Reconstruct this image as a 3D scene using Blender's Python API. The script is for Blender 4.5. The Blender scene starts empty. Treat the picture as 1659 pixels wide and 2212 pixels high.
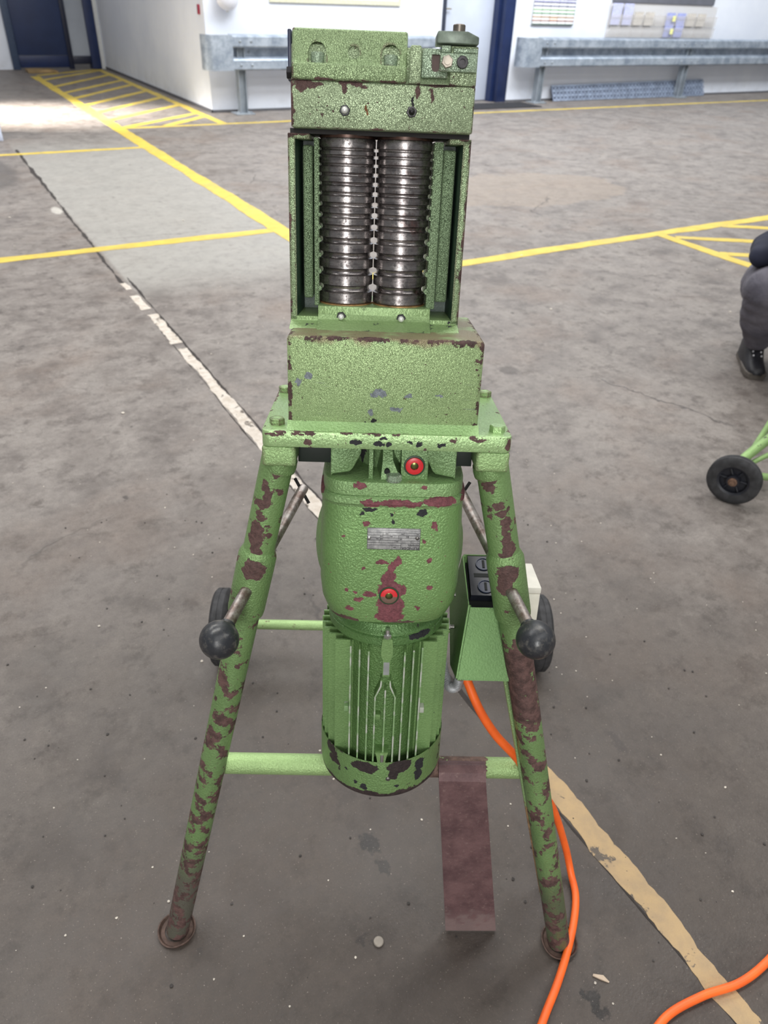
import bpy, bmesh, math, random
import numpy as np
from mathutils import Vector, Matrix

random.seed(7)
rng = np.random.default_rng(7)
SC = bpy.context.scene
COL = SC.collection
PI = math.pi

# ------------------------------------------------------------------ camera, light, exposure
HC = 1.45                      # height of the lens above the floor
CAM_R = ((0.8653674704, -0.2657630772, 0.4248636581),
         (-0.4999021563, -0.5172893127, 0.6946291105),
         (0.0351706598, -0.8134996950, -0.5805008794))   # columns: right, down, forward
FPX = 1589.7                   # focal length for the 1659 x 2212 frame
cd = bpy.data.cameras.new('camera')
cam = bpy.data.objects.new('camera', cd)
COL.objects.link(cam)
cd.sensor_fit = 'VERTICAL'
cd.sensor_height = 36.0
cd.lens = FPX / 2212.0 * 36.0
cd.clip_start = 0.02
cd.clip_end = 200
cr = np.array(CAM_R)
m4 = Matrix.Identity(4)
for i in range(3):
    m4[i][0] = cr[i, 0]; m4[i][1] = -cr[i, 1]; m4[i][2] = -cr[i, 2]
m4[2][3] = HC
cam.matrix_world = m4
cd.dof.use_dof = True
cd.dof.focus_distance = 0.98
cd.dof.aperture_fstop = 7.5
SC.camera = cam

wd = bpy.data.worlds.new('hall_daylight')
SC.world = wd
wd.use_nodes = True
wd.node_tree.nodes['Background'].inputs[0].default_value = (0.95, 0.97, 1.0, 1)
wd.node_tree.nodes['Background'].inputs[1].default_value = 0.22


def area(name, loc, aim, sx, sy, watt, col):
    l = bpy.data.lights.new(name, 'AREA')
    l.shape = 'RECTANGLE'; l.size = sx; l.size_y = sy; l.energy = watt; l.color = col
    o = bpy.data.objects.new(name, l); COL.objects.link(o)
    o.location = loc
    o.rotation_euler = (Vector(aim) - Vector(loc)).to_track_quat('-Z', 'Y').to_euler()
    return o


# rows of roof lights over the hall, plus an added fill on the back wall
area('overhead_light', (2.0, 7.6, 6.5), (2.0, 7.6, 0), 12, 1.6, 680, (1.0, 0.99, 0.97))
area('overhead_light', (2.0, 2.6, 6.5), (2.0, 2.6, 0), 12, 1.6, 430, (1.0, 0.99, 0.97))
area('overhead_light', (9.5, 6.6, 5.6), (9.5, 10.9, 0.3), 12, 1.4, 760, (0.93, 0.97, 1.0))  # added unseen fill, tilted at the back wall to brighten it
area('overhead_light', (2.0, -3.0, 6.5), (2.0, -3.0, 0), 12, 1.6, 260, (1.0, 0.99, 0.97))
# tall daylight window in the hall wall behind the photographer
area('hall_window', (-3.4, -5.6, 3.4), (0.6, 0.9, 0.8), 1.1, 3.4, 310, (1.0, 0.99, 0.97))
# daylight falling through the open gate at the far left
gate = bpy.data.lights.new('gate_daylight', 'SPOT')
gate.energy = 36000; gate.spot_size = math.radians(19); gate.spot_blend = 0.9; gate.shadow_soft_size = 0.4
gate.color = (1.0, 0.95, 0.88)
go = bpy.data.objects.new('gate_daylight', gate); COL.objects.link(go)
go.location = (-5.0, 12.6, 4.6)
go.rotation_euler = (Vector((1.15, 11.2, 0)) - go.location).to_track_quat('-Z', 'Y').to_euler()

SC.view_settings.view_transform = 'Standard'
SC.view_settings.look = 'None'
SC.view_settings.gamma = 1
SC.view_settings.use_curve_mapping = False
SC.view_settings.exposure = 0.0

# ------------------------------------------------------------------ node helpers
def lin(r, g, b):
    f = lambda c: (c / 255 / 12.92) if c / 255 <= 0.04045 else ((c / 255 + 0.055) / 1.055) ** 2.4
    return (f(r), f(g), f(b), 1.0)


class NT:
    def __init__(s, name):
        s.m = bpy.data.materials.new(name); s.m.use_nodes = True
        s.t = s.m.node_tree; s.b = s.t.nodes['Principled BSDF']
        s.out = s.t.nodes['Material Output']
        s.tc = s.t.nodes.new('ShaderNodeTexCoord')
        s.P = s.tc.outputs['Object']

    def link(s, a, b):
        s.t.links.new(a, b)

    def put(s, sock, v):
        if isinstance(v, bpy.types.NodeSocket):
            s.link(v, sock)
        elif v is not None:
            sock.default_value = v

    def noise(s, scale, detail=4, rough=0.55, vec=None, dist=0.0, col=False):
        n = s.t.nodes.new('ShaderNodeTexNoise')
        n.inputs['Scale'].default_value = scale; n.inputs['Detail'].default_value = detail
        n.inputs['Roughness'].default_value = rough; n.inputs['Distortion'].default_value = dist
        s.link(vec or s.P, n.inputs['Vector'])
        return n.outputs['Color' if col else 'Fac']

    def voro(s, scale, feature='F1', vec=None, out='Distance', rnd=1.0):
        n = s.t.nodes.new('ShaderNodeTexVoronoi'); n.feature = feature
        n.inputs['Scale'].default_value = scale; n.inputs['Randomness'].default_value = rnd
        s.link(vec or s.P, n.inputs['Vector'])
        return n.outputs[out]

    def math(s, op, a, b=None, c=None, clamp=False):
        n = s.t.nodes.new('ShaderNodeMath'); n.operation = op; n.use_clamp = clamp
        s.put(n.inputs[0], a); s.put(n.inputs[1], b); s.put(n.inputs[2], c)
        return n.outputs[0]

    def vmath(s, op, a, b=None, out='Vector'):
        n = s.t.nodes.new('ShaderNodeVectorMath'); n.operation = op
        s.put(n.inputs[0], a); s.put(n.inputs[1], b)
        return n.outputs[out]

    def ramp(s, f, lo, hi, a=0.0, b=1.0, smooth=True):
        n = s.t.nodes.new('ShaderNodeMapRange'); n.clamp = True
        n.interpolation_type = 'SMOOTHSTEP' if smooth else 'LINEAR'
        s.put(n.inputs['Value'], f)
        n.inputs['From Min'].default_value = lo; n.inputs['From Max'].default_value = hi
        n.inputs['To Min'].default_value = a; n.inputs['To Max'].default_value = b
        return n.outputs['Result']

    def mix(s, f, a, b, mode='MIX'):
        n = s.t.nodes.new('ShaderNodeMix'); n.data_type = 'RGBA'; n.blend_type = mode
        s.put(n.inputs['Factor'], f); s.put(n.inputs['A'] if False else n.inputs[6], a); s.put(n.inputs[7], b)
        return n.outputs[2]

    def sep(s, vec=None):
        n = s.t.nodes.new('ShaderNodeSeparateXYZ'); s.link(vec or s.P, n.inputs[0])
        return n.outputs

    def jitter(s, scale, amp, detail=4):
        c = s.noise(scale, detail, 0.6, col=True)
        v = s.vmath('SUBTRACT', c, (0.5, 0.5, 0.5))
        return s.vmath('ADD', s.P, s.vmath('MULTIPLY', v, (amp, amp, amp)))

    def scalev(s, v, vec=None):
        return s.vmath('MULTIPLY', vec or s.P, v)

    def edge(s, r=0.006):
        bv = s.t.nodes.new('ShaderNodeBevel'); bv.samples = 4; bv.inputs['Radius'].default_value = r
        g = s.t.nodes.new('ShaderNodeNewGeometry')
        d = s.vmath('DOT_PRODUCT', bv.outputs[0], g.outputs['Normal'], out='Value')
        return s.math('SUBTRACT', 1.0, d)

    def bump(s, h, strength=0.3, dist=0.001, prev=None):
        n = s.t.nodes.new('ShaderNodeBump')
        n.inputs['Strength'].default_value = strength; n.inputs['Distance'].default_value = dist
        s.put(n.inputs['Height'], h)
        if prev is not None:
            s.link(prev, n.inputs['Normal'])
        return n.outputs[0]

    def set(s, color=None, rough=None, metal=None, normal=None, spec=None, **kw):
        s.put(s.b.inputs['Base Color'], color); s.put(s.b.inputs['Roughness'], rough)
        s.put(s.b.inputs['Metallic'], metal); s.put(s.b.inputs['Specular IOR Level'], spec)
        if normal is not None:
            s.link(normal, s.b.inputs['Normal'])
        return s.m


def simple(name, col, rough=0.5, metal=0.0, var=0.15, scale=40, bump=0.0, bscale=200, spec=0.5):
    n = NT(name)
    f = n.noise(scale, 5)
    d = tuple(c * (1 - var) for c in col[:3]) + (1,)
    u = tuple(min(1, c * (1 + var)) for c in col[:3]) + (1,)
    c = n.mix(n.ramp(f, 0.3, 0.7), d, u)
    nm = n.bump(n.noise(bscale, 3), bump, 0.001) if bump else None
    return n.set(c, rough, metal, nm, spec)


GREEN = lin(138, 168, 118)
GREEN_HEAD = lin(164, 182, 144)
RUST = lin(92, 68, 64)
PRIMER = lin(122, 70, 76)
BLACK = lin(38, 38, 42)
GREY = lin(138, 146, 152)


def paint(name, green=GREEN, chip=0.70, cscale=28, ccol=RUST, edge=0.0, eradius=0.005, blots=(), crackle=0.0, crscale=230,
          grad=None, bedge=None, rough=0.36, speck=0.0, bump=0.6, metal=0.33, hair=0.0, scratch=0.0, tint=None):
    """old hammer-finish enamel: chips down to rust, worn arrises and listed bare patches"""
    n = NT(name)
    big = n.noise(7, 3)
    fine = n.noise(300, 3, 0.55, None, 0.25)
    base = n.mix(n.ramp(big, 0.3, 0.7), tuple(c * 0.86 for c in green[:3]) + (1,), tuple(min(1, c * 1.1) for c in green[:3]) + (1,))
    base = n.mix(n.ramp(fine, 0.35, 0.7, 0, 0.35), base, tuple(min(1, c * 1.35 + 0.02) for c in green[:3]) + (1,))
    h = fine
    if crackle:
        jv = n.jitter(90, 0.004, 2)
        e = n.voro(crscale, 'DISTANCE_TO_EDGE', jv)
        cellc = n.voro(crscale, 'F1', jv, 'Color')
        ln = n.ramp(e, 0.0, 0.14)
        cellv = n.sep(cellc)[0]
        base = n.mix(n.math('MULTIPLY', cellv, 0.45 * crackle), base, tuple(min(1, c * 1.45 + 0.03) for c in green[:3]) + (1,))
        base = n.mix(n.math('MULTIPLY', n.math('SUBTRACT', 1, ln), 0.6 * crackle), base, tuple(c * 0.5 for c in green[:3]) + (1,))
        h = n.math('ADD', n.math('MULTIPLY', ln, 0.7), n.math('MULTIPLY', fine, 0.4))
    if tint:
        for (ax, lo, hi, col, amt) in tint:
            f = n.math('MULTIPLY', n.ramp(n.math('ADD', n.sep()[ax], n.math('MULTIPLY', n.math('SUBTRACT', n.noise(30), 0.5), 0.05)), lo, hi), amt)
            base = n.mix(f, base, col)
    if scratch:
        sv = n.scalev((14, 14, 190), n.jitter(6, 0.06, 2))
        sc = n.ramp(n.noise(1.0, 2, 0.5, sv), 0.70, 0.74)
        base = n.mix(n.math('MULTIPLY', sc, scratch), base, GREY)
    if hair:
        hv = n.scalev((1, 1, .55), n.jitter(20, 0.03, 2))
        hl_ = n.ramp(n.voro(19, 'DISTANCE_TO_EDGE', hv), 0.0, 0.0045, 1, 0)
        hl_ = n.math('MULTIPLY', hl_, n.ramp(n.noise(16, 3), 0.50, 0.60, 0, hair * .75))
        base = n.mix(hl_, base, lin(52, 56, 52))
    # random chips
    jv = n.jitter(cscale * 4.5, 0.012, 3)
    f = n.noise(cscale, 5, 0.62, jv)
    if grad:
        for (ax, lo, hi, amt) in grad:
            f = n.math('ADD', f, n.ramp(n.sep()[ax], lo, hi, 0, amt))
    if edge:
        e = n.ramp(n.edge(eradius), 0.02, 0.25)
        f = n.math('ADD', f, n.math('MULTIPLY', e, edge))
    if bedge:
        x0, x1, y0, y1, z0, z1, w, amt = bedge
        q = []
        for k, (lo, hi) in enumerate(((x0, x1), (y0, y1), (z0, z1))):
            q.append(n.math('ABSOLUTE', n.math('MINIMUM', n.math('SUBTRACT', n.sep()[k], lo - B0[k]), n.math('SUBTRACT', hi - B0[k], n.sep()[k]))))
        tot = n.math('ADD', n.math('ADD', q[0], q[1]), q[2])
        mx = n.math('MAXIMUM', n.math('MAXIMUM', q[0], q[1]), q[2]); mn = n.math('MINIMUM', n.math('MINIMUM', q[0], q[1]), q[2])
        s2 = n.math('SUBTRACT', n.math('SUBTRACT', tot, mx), mn)
        f = n.math('ADD', f, n.ramp(s2, w, 0.0, 0.0, amt))
    mask = n.ramp(f, chip, chip + 0.015)
    if speck:
        sp = n.ramp(n.noise(cscale * 6, 2, 0.5), 0.80 - speck, 0.81 - speck)
        mask = n.math('MAXIMUM', mask, sp)
    rc = n.mix(n.ramp(n.noise(60, 6, 0.7), 0.35, 0.65), tuple(c * 0.55 for c in ccol[:3]) + (1,), tuple(min(1, c * 1.35) for c in ccol[:3]) + (1,))
    col = n.mix(mask, base, rc)
    total = mask
    jb = n.jitter(75, 0.020, 6)
    for (x, y, z, sx, sy, sz, bc) in blots:
        d = n.vmath('MULTIPLY', n.vmath('SUBTRACT', jb, (x - B0[0], y - B0[1], z - B0[2])), (1 / sx, 1 / sy, 1 / sz))
        m = n.ramp(n.vmath('LENGTH', d, out='Value'), 1.0, 0.92)
        v = n.mix(n.ramp(n.noise(140, 5, 0.7), 0.35, 0.65), tuple(c * 0.7 for c in bc[:3]) + (1,), tuple(min(1, c * 1.2) for c in bc[:3]) + (1,))
        col = n.mix(m, col, v)
        total = n.math('MAXIMUM', total, m)
    hh = n.math('SUBTRACT', n.math('MULTIPLY', h, 1.0), n.math('MULTIPLY', total, 0.8))
    r = n.mix(total, (rough,) * 3 + (1,), (0.72,) * 3 + (1,))
    return n.set(col, n.sep(r)[0], n.ramp(total, 0, 1, metal, 0.0), n.bump(hh, bump, 0.003), 0.5)


# ------------------------------------------------------------------ mesh helpers
def new_bm():
    return bmesh.new()


def merge(bm, tmp):
    me = bpy.data.meshes.new('tmp'); tmp.to_mesh(me); tmp.free(); bm.from_mesh(me); bpy.data.meshes.remove(me)


def box(bm, x0, x1, y0, y1, z0, z1, bev=0.0, seg=2):
    t = bmesh.new()
    bmesh.ops.create_cube(t, size=1)
    for v in t.verts:
        v.co = ((x0 + x1) / 2 + v.co.x * (x1 - x0), (y0 + y1) / 2 + v.co.y * (y1 - y0), (z0 + z1) / 2 + v.co.z * (z1 - z0))
    if bev:
        bmesh.ops.bevel(t, geom=t.edges[:], offset=bev, segments=seg, affect='EDGES', profile=0.5)
    merge(bm, t)


def prism(bm, poly, axis, a, b, bev=0.0, seg=2):
    """extrude a polygon along axis: axis 0 -> poly is (y,z); 1 -> (x,z); 2 -> (x,y)"""
    t = bmesh.new()
    def P(p, w):
        return (w, p[0], p[1]) if axis == 0 else ((p[0], w, p[1]) if axis == 1 else (p[0], p[1], w))
    A = [t.verts.new(P(p, a)) for p in poly]; Bv = [t.verts.new(P(p, b)) for p in poly]
    t.faces.new(A); t.faces.new(Bv[::-1])
    k = len(poly)
    for i in range(k):
        t.faces.new((A[i], Bv[i], Bv[(i + 1) % k], A[(i + 1) % k]))
    bmesh.ops.recalc_face_normals(t, faces=t.faces)
    if bev:
        bmesh.ops.bevel(t, geom=t.edges[:], offset=bev, segments=seg, affect='EDGES', profile=0.5)
    merge(bm, t)


def loft(bm, rings, close=True, cap=True):
    t = bmesh.new()
    vs = [[t.verts.new(p) for p in r] for r in rings]
    n = len(vs[0])
    for a, b in zip(vs, vs[1:]):
        for i in range(n if close else n - 1):
            t.faces.new((a[i], a[(i + 1) % n], b[(i + 1) % n], b[i]))
    if cap:
        t.faces.new(vs[0][::-1]); t.faces.new(vs[-1])
    bmesh.ops.recalc_face_normals(t, faces=t.faces)
    merge(bm, t)


def frame(d):
    d = Vector(d).normalized()
    a = Vector((0, 0, 1)) if abs(d.z) < 0.9 else Vector((1, 0, 0))
    u = d.cross(a).normalized(); w = d.cross(u).normalized()
    return u, w


def circ(c, u, w, r, n, ph=0.0):
    return [tuple(Vector(c) + u * (r * math.cos(ph + 2 * PI * i / n)) + w * (r * math.sin(ph + 2 * PI * i / n))) for i in range(n)]


def lathe(bm, prof, c, d=(0, 0, 1), n=48, cap=True):
    """prof: (radius, distance along d)"""
    u, w = frame(d); d = Vector(d).normalized()
    loft(bm, [circ(Vector(c) + d * h, u, w, max(r, 1e-5), n) for r, h in prof], cap=cap)


def rod(bm, a, b, r, n=20, r2=None, ph=0.0):
    a = Vector(a); b = Vector(b); u, w = frame(b - a)
    loft(bm, [circ(a, u, w, r, n, ph), circ(b, u, w, r if r2 is None else r2, n, ph)])


def smooth_path(pts, k=8):
    P = [Vector(p) for p in pts]; out = []
    for i in range(len(P) - 1):
        p0 = P[max(i - 1, 0)]; p1 = P[i]; p2 = P[i + 1]; p3 = P[min(i + 2, len(P) - 1)]
        for j in range(k):
            t = j / k
            out.append(0.5 * ((2 * p1) + (p2 - p0) * t + (2 * p0 - 5 * p1 + 4 * p2 - p3) * t * t + (3 * p1 - p0 - 3 * p2 + p3) * t ** 3))
    out.append(P[-1])
    return out


def tube(bm, pts, r, n=14, ripple=0.0):
    pts = [Vector(p) for p in pts]
    u, w = frame(pts[1] - pts[0]); rings = []
    for i, p in enumerate(pts):
        d = (pts[min(i + 1, len(pts) - 1)] - pts[max(i - 1, 0)]).normalized()
        u = (u - d * u.dot(d)).normalized(); w = d.cross(u)
        rr = r * (1 + (ripple if i % 2 else 0))
        rings.append(circ(p, u, w, rr, n))
    loft(bm, rings)


def ball(bm, c, rx, ry=None, rz=None, su=24, sv=16):
    t = bmesh.new()
    bmesh.ops.create_uvsphere(t, u_segments=su, v_segments=sv, radius=1)
    for v in t.verts:
        v.co = (c[0] + v.co.x * rx, c[1] + v.co.y * (ry or rx), c[2] + v.co.z * (rz or rx))
    merge(bm, t)


def link(name, bm, mat, parent=None, smooth=35, off=None, mats=None):
    if off is not None:
        for v in bm.verts:
            v.co -= Vector(off)
    me = bpy.data.meshes.new(name)
    bm.to_mesh(me); bm.free()
    for mm in (mats or [mat]):
        me.materials.append(mm)
    if smooth:
        me.shade_smooth()
        me.set_sharp_from_angle(angle=math.radians(smooth))
    o = bpy.data.objects.new(name, me); COL.objects.link(o)
    if parent is not None:
        o.parent = parent
    return o


def thing(o, label, cat, group=None):
    o['label'] = label; o['category'] = cat
    if group: o['group'] = group
    return o


def empty(name, loc, label, cat, rot=None, group=None):
    o = bpy.data.objects.new(name, None); COL.objects.link(o)
    o.empty_display_size = 0.05
    if rot is not None:
        mm = rot.to_4x4(); mm.translation = loc; o.matrix_world = mm
    else:
        o.location = loc
    return thing(o, label, cat, group)


def struct(o):
    o['kind'] = 'structure'
    return o


def cut(o, cutter_bm):
    """boolean difference baked into o's mesh"""
    cm = bpy.data.meshes.new('cut'); cutter_bm.to_mesh(cm); cutter_bm.free()
    c = bpy.data.objects.new('cut', cm); COL.objects.link(c)
    if o.parent: c.parent = o.parent
    md = o.modifiers.new('b', 'BOOLEAN'); md.operation = 'DIFFERENCE'; md.object = c; md.solver = 'EXACT'
    bpy.context.view_layer.update()
    dg = bpy.context.evaluated_depsgraph_get()
    me = bpy.data.meshes.new_from_object(o.evaluated_get(dg))
    o.modifiers.clear(); old = o.data; o.data = me; bpy.data.meshes.remove(old)
    me.shade_smooth(); me.set_sharp_from_angle(angle=math.radians(35))
    bpy.data.objects.remove(c); bpy.data.meshes.remove(cm)


def hexhead(bm, c, d, af, h, ph=0.0, cham=True):
    u, w = frame(d); d = Vector(d).normalized(); c = Vector(c)
    R = af / math.sqrt(3)
    rings = [circ(c, u, w, R, 6, ph), circ(c + d * h * 0.85, u, w, R, 6, ph), circ(c + d * h, u, w, R * 0.88, 6, ph)]
    loft(bm, rings)


# old camera-facing frame (x right, y away from the lens) -> hall frame (x along the long wall, y along the side wall)
YW = 0.5489351332
EX = Vector((math.cos(YW), math.sin(YW), 0)); EY = Vector((-math.sin(YW), math.cos(YW), 0))
def H(x, y, z=0.0):
    p = Vector((x, y, 0)); return Vector((p.dot(EX), p.dot(EY), z))

# ------------------------------------------------------------------ setting: floor, walls, doors
B0 = (0, 0, 0)

def floor_material():
    n = NT('worn_concrete')
    s = n.sep()
    a = n.noise(0.9, 8, 0.62)
    b = n.noise(5.5, 8, 0.7)
    c = n.noise(45, 4, 0.6)
    col = n.mix(n.ramp(a, 0.3, 0.7), lin(120, 113, 109), lin(150, 144, 140))
    col = n.mix(n.ramp(b, 0.32, 0.66, 0, 0.8), col, lin(166, 161, 157))
    dk = n.noise(3.4, 10, 0.74, n.vmath('ADD', n.P, (3.1, 7.7, 0)))
    col = n.mix(n.ramp(dk, 0.48, 0.68, 0, 0.65), col, lin(90, 83, 80))
    dk2 = n.noise(11, 9, 0.75, n.vmath('ADD', n.P, (1.7, 4.2, 0)))
    col = n.mix(n.ramp(dk2, 0.50, 0.66, 0, 0.7), col, lin(84, 77, 73))
    lt = n.noise(8, 9, 0.75, n.vmath('ADD', n.P, (8.7, 1.2, 0)))
    col = n.mix(n.ramp(lt, 0.54, 0.70, 0, 0.6), col, lin(178, 173, 168))
    br = n.noise(1.6, 5, 0.6, n.vmath('ADD', n.P, (13.1, 2.7, 0)))
    col = n.mix(n.ramp(br, 0.48, 0.72, 0, 0.4), col, lin(146, 126, 112))
    col = n.mix(n.ramp(c, 0.3, 0.75, 0, 0.28), col, lin(96, 89, 83))
    # greasy working area with the photographer's shading painted in, grows lighter away from it
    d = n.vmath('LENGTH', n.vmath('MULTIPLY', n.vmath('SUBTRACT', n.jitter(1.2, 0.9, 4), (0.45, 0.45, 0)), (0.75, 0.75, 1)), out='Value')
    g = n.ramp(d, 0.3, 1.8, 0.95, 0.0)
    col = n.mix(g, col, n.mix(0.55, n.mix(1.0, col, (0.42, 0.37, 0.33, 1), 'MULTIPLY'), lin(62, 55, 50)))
    # paler slab between the joint and the walkway line
    jx = n.sep(n.jitter(1.5, 0.5, 4))
    pale = n.math('MULTIPLY', n.ramp(s[0], 0.86, 0.9), n.math('MULTIPLY', n.ramp(s[0], 2.25, 2.1), n.math('MULTIPLY', n.ramp(jx[1], 3.9, 4.6), n.ramp(jx[1], 9.8, 8.0))))
    col = n.mix(n.math('MULTIPLY', pale, 0.75), col, lin(184, 184, 180))
    # old pale spill on the right
    e = n.vmath('LENGTH', n.vmath('MULTIPLY', n.vmath('SUBTRACT', n.jitter(1.6, 0.6, 4), (4.75, 5.55, 0)), (0.95, 1.6, 1)), out='Value')
    col = n.mix(n.ramp(e, 1.0, 0.92, 0, 0.5), col, lin(164, 150, 136))
    # oil spots
    v = n.voro(4.2, 'F1', n.jitter(30, 0.05, 3))
    col = n.mix(n.math('MULTIPLY', n.ramp(v, 0.075, 0.03), n.ramp(n.noise(1.3), 0.42, 0.62, 0, 0.8)), col, lin(52, 47, 46))
    v2 = n.voro(16, 'F1', n.jitter(60, 0.02, 3))
    col = n.mix(n.math('MULTIPLY', n.ramp(v2, 0.12, 0.05), n.ramp(n.noise(2.1), 0.5, 0.7, 0, 0.7)), col, lin(60, 55, 53))
    # single stains
    js = n.jitter(45, 0.06, 5)
    for (x, y, rx, ry, cc, am) in ((.4407, .7216, .020, .026, lin(34, 31, 30), .9), (.4413, .6647, .010, .016, lin(44, 40, 38), .8), (.6463, .2696, .014, .030, lin(26, 23, 22), .95), (1.0841, .664, .014, .045, lin(60, 52, 50), .6),
                                   (.3386, .5611, .014, .012, lin(48, 42, 40), .7), (2.1624, 2.4604, .05, .05, lin(70, 64, 62), .6), (.55, 7.75, .22, .75, lin(92, 88, 85), .7), (.82, 6.2262, .04, .12, lin(214, 212, 206), .9)):
        q = n.vmath('LENGTH', n.vmath('MULTIPLY', n.vmath('SUBTRACT', js, (x, y, 0)), (1 / rx, 1 / ry, 0)), out='Value')
        col = n.mix(n.ramp(q, 1.1, 0.7, 0, am), col, cc)
    # hairline cracks
    jv = n.jitter(2.2, 0.45, 5)
    k = n.ramp(n.voro(0.33, 'DISTANCE_TO_EDGE', jv), 0.0, 0.0035, 1, 0)
    k = n.math('MULTIPLY', k, n.ramp(n.noise(0.8, 2), 0.52, 0.62))
    col = n.mix(n.math('MULTIPLY', k, 0.75), col, lin(58, 53, 51))
    g1 = n.noise(260, 3, 0.6); g2 = n.noise(18, 8, 0.75)
    col = n.mix(n.ramp(g1, 0.35, 0.75, 0, 0.35), col, lin(66, 62, 60))
    col = n.mix(n.ramp(g2, 0.45, 0.75, 0, 0.4), col, lin(78, 72, 70))
    col = n.mix(n.ramp(n.noise(240, 3, 0.6), 0.64, 0.74, 0, 0.45), col, lin(196, 186, 176))
    col = n.mix(1.0, col, (0.82, 0.795, 0.77, 1), 'MULTIPLY')
    hgt = n.math('ADD', n.math('MULTIPLY', c, 0.35), n.math('MULTIPLY', n.noise(170, 3), 0.45))
    hgt = n.math('SUBTRACT', hgt, n.math('MULTIPLY', k, 0.8))
    r = n.ramp(b, 0.25, 0.75, 0.42, 0.66)
    return n.set(col, r, 0.0, n.bump(hgt, 0.45, 0.004), 0.5)


def quad(bm, x0, x1, y0, y1, z):
    vs = [bm.verts.new(p) for p in ((x0, y0, z), (x1, y0, z), (x1, y1, z), (x0, y1, z))]
    bm.faces.new(vs)


bm = new_bm(); quad(bm, -12, 22, -8, 18.5, 0)
struct(link('floor', bm, floor_material(), smooth=0))

wall_m = NT('white_wall_paint')
wn = wall_m.noise(1.2, 6, 0.6)
wz = wall_m.sep()[2]
wc = wall_m.mix(wall_m.ramp(wn, 0.3, 0.75), lin(216, 221, 232), lin(228, 232, 240))
dirt = wall_m.math('MULTIPLY', wall_m.ramp(wz, 0.35, 0.0), wall_m.ramp(wall_m.noise(6, 5), 0.4, 0.8, 0, 0.35))
wc = wall_m.mix(dirt, wc, lin(170, 168, 168))
wall_m = wall_m.set(wc, 0.6, 0, wall_m.bump(wall_m.noise(60, 3), 0.08, 0.002))
trim_m = simple('pale_door_trim', lin(206, 208, 208), 0.5, var=0.05)
navy = simple('navy_steel_paint', lin(30, 44, 82), 0.38, var=0.12, scale=6)
navy2 = simple('dark_navy_panel', lin(36, 50, 84), 0.42, var=0.1, scale=4)
WY, WX, WH = 10.75, 3.62, 3.6
bm = new_bm()
box(bm, WX, 7.20, WY, WY + 0.3, 0, WH)
box(bm, 8.53, 20.0, WY, WY + 0.3, 0, WH)
box(bm, 7.20, 8.53, WY, WY + 0.3, 2.25, WH)
struct(link('wall_back', bm, wall_m, smooth=0))
bm = new_bm(); box(bm, WX, WX + 0.3, WY + 0.3, 17.1, 0, WH)
struct(link('wall_left', bm, wall_m, smooth=0))
bm = new_bm(); box(bm, -8, 1.98, 16.7, 17.0, 0, WH); box(bm, 3.52, WX, 16.7, 17.0, 0, WH); box(bm, 1.98, 3.52, 16.7, 17.0, 2.4, WH)
struct(link('wall_far', bm, wall_m, smooth=0))
base_m = simple('grey_wall_foot', lin(92, 92, 96), 0.7)
bm = new_bm(); box(bm, WX - 0.012, WX, WY - 0.012, 16.7, 0, 0.035); box(bm, WX - 0.012, 7.2, WY - 0.012, WY, 0, 0.03); box(bm, 8.53, 20, WY - 0.012, WY, 0, 0.03)
struct(link('baseboard_back', bm, base_m, smooth=0))

# door in the back wall: pale leaf, navy frame
d1 = bpy.data.objects.new('door_1', None); COL.objects.link(d1); d1.location = (7.2, WY, 0); struct(d1)
leaf_m = simple('pale_blue_door_paint', lin(196, 204, 220), 0.45, var=0.04, scale=3)
o7 = (7.2, WY, 0)
bm = new_bm(); box(bm, 7.27, 8.29, WY + 0.22, WY + 0.265, 0.012, 2.18, 0.004); link('door_leaf', bm, leaf_m, d1, off=o7)
bm = new_bm(); box(bm, 8.29, 8.345, WY + 0.1, WY + 0.3, 0, 2.25); box(bm, 8.345, 8.53, WY - 0.012, WY + 0.3, 0, 2.25, 0.006); link('jamb', bm, navy, d1, off=o7)
bm = new_bm(); box(bm, 7.2, 7.27, WY - 0.004, WY + 0.3, 0, 2.25, 0.004); link('jamb', bm, simple('dark_jamb', lin(48, 54, 70), 0.5), d1, off=o7)
bm = new_bm(); box(bm, 7.27, 8.345, WY, WY + 0.3, 2.18, 2.25); link('door_head', bm, navy, d1, off=o7)
bm = new_bm(); rod(bm, (7.36, WY + 0.22, 1.22), (7.36, WY + 0.17, 1.22), 0.01); rod(bm, (7.355, WY + 0.172, 1.22), (7.47, WY + 0.172, 1.22), 0.009)
box(bm, 7.335, 7.385, WY + 0.212, WY + 0.222, 1.06, 1.36, 0.004)
link('door_handle', bm, simple('brass_handle', lin(150, 138, 110), 0.35, 0.9), d1, off=o7)

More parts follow.
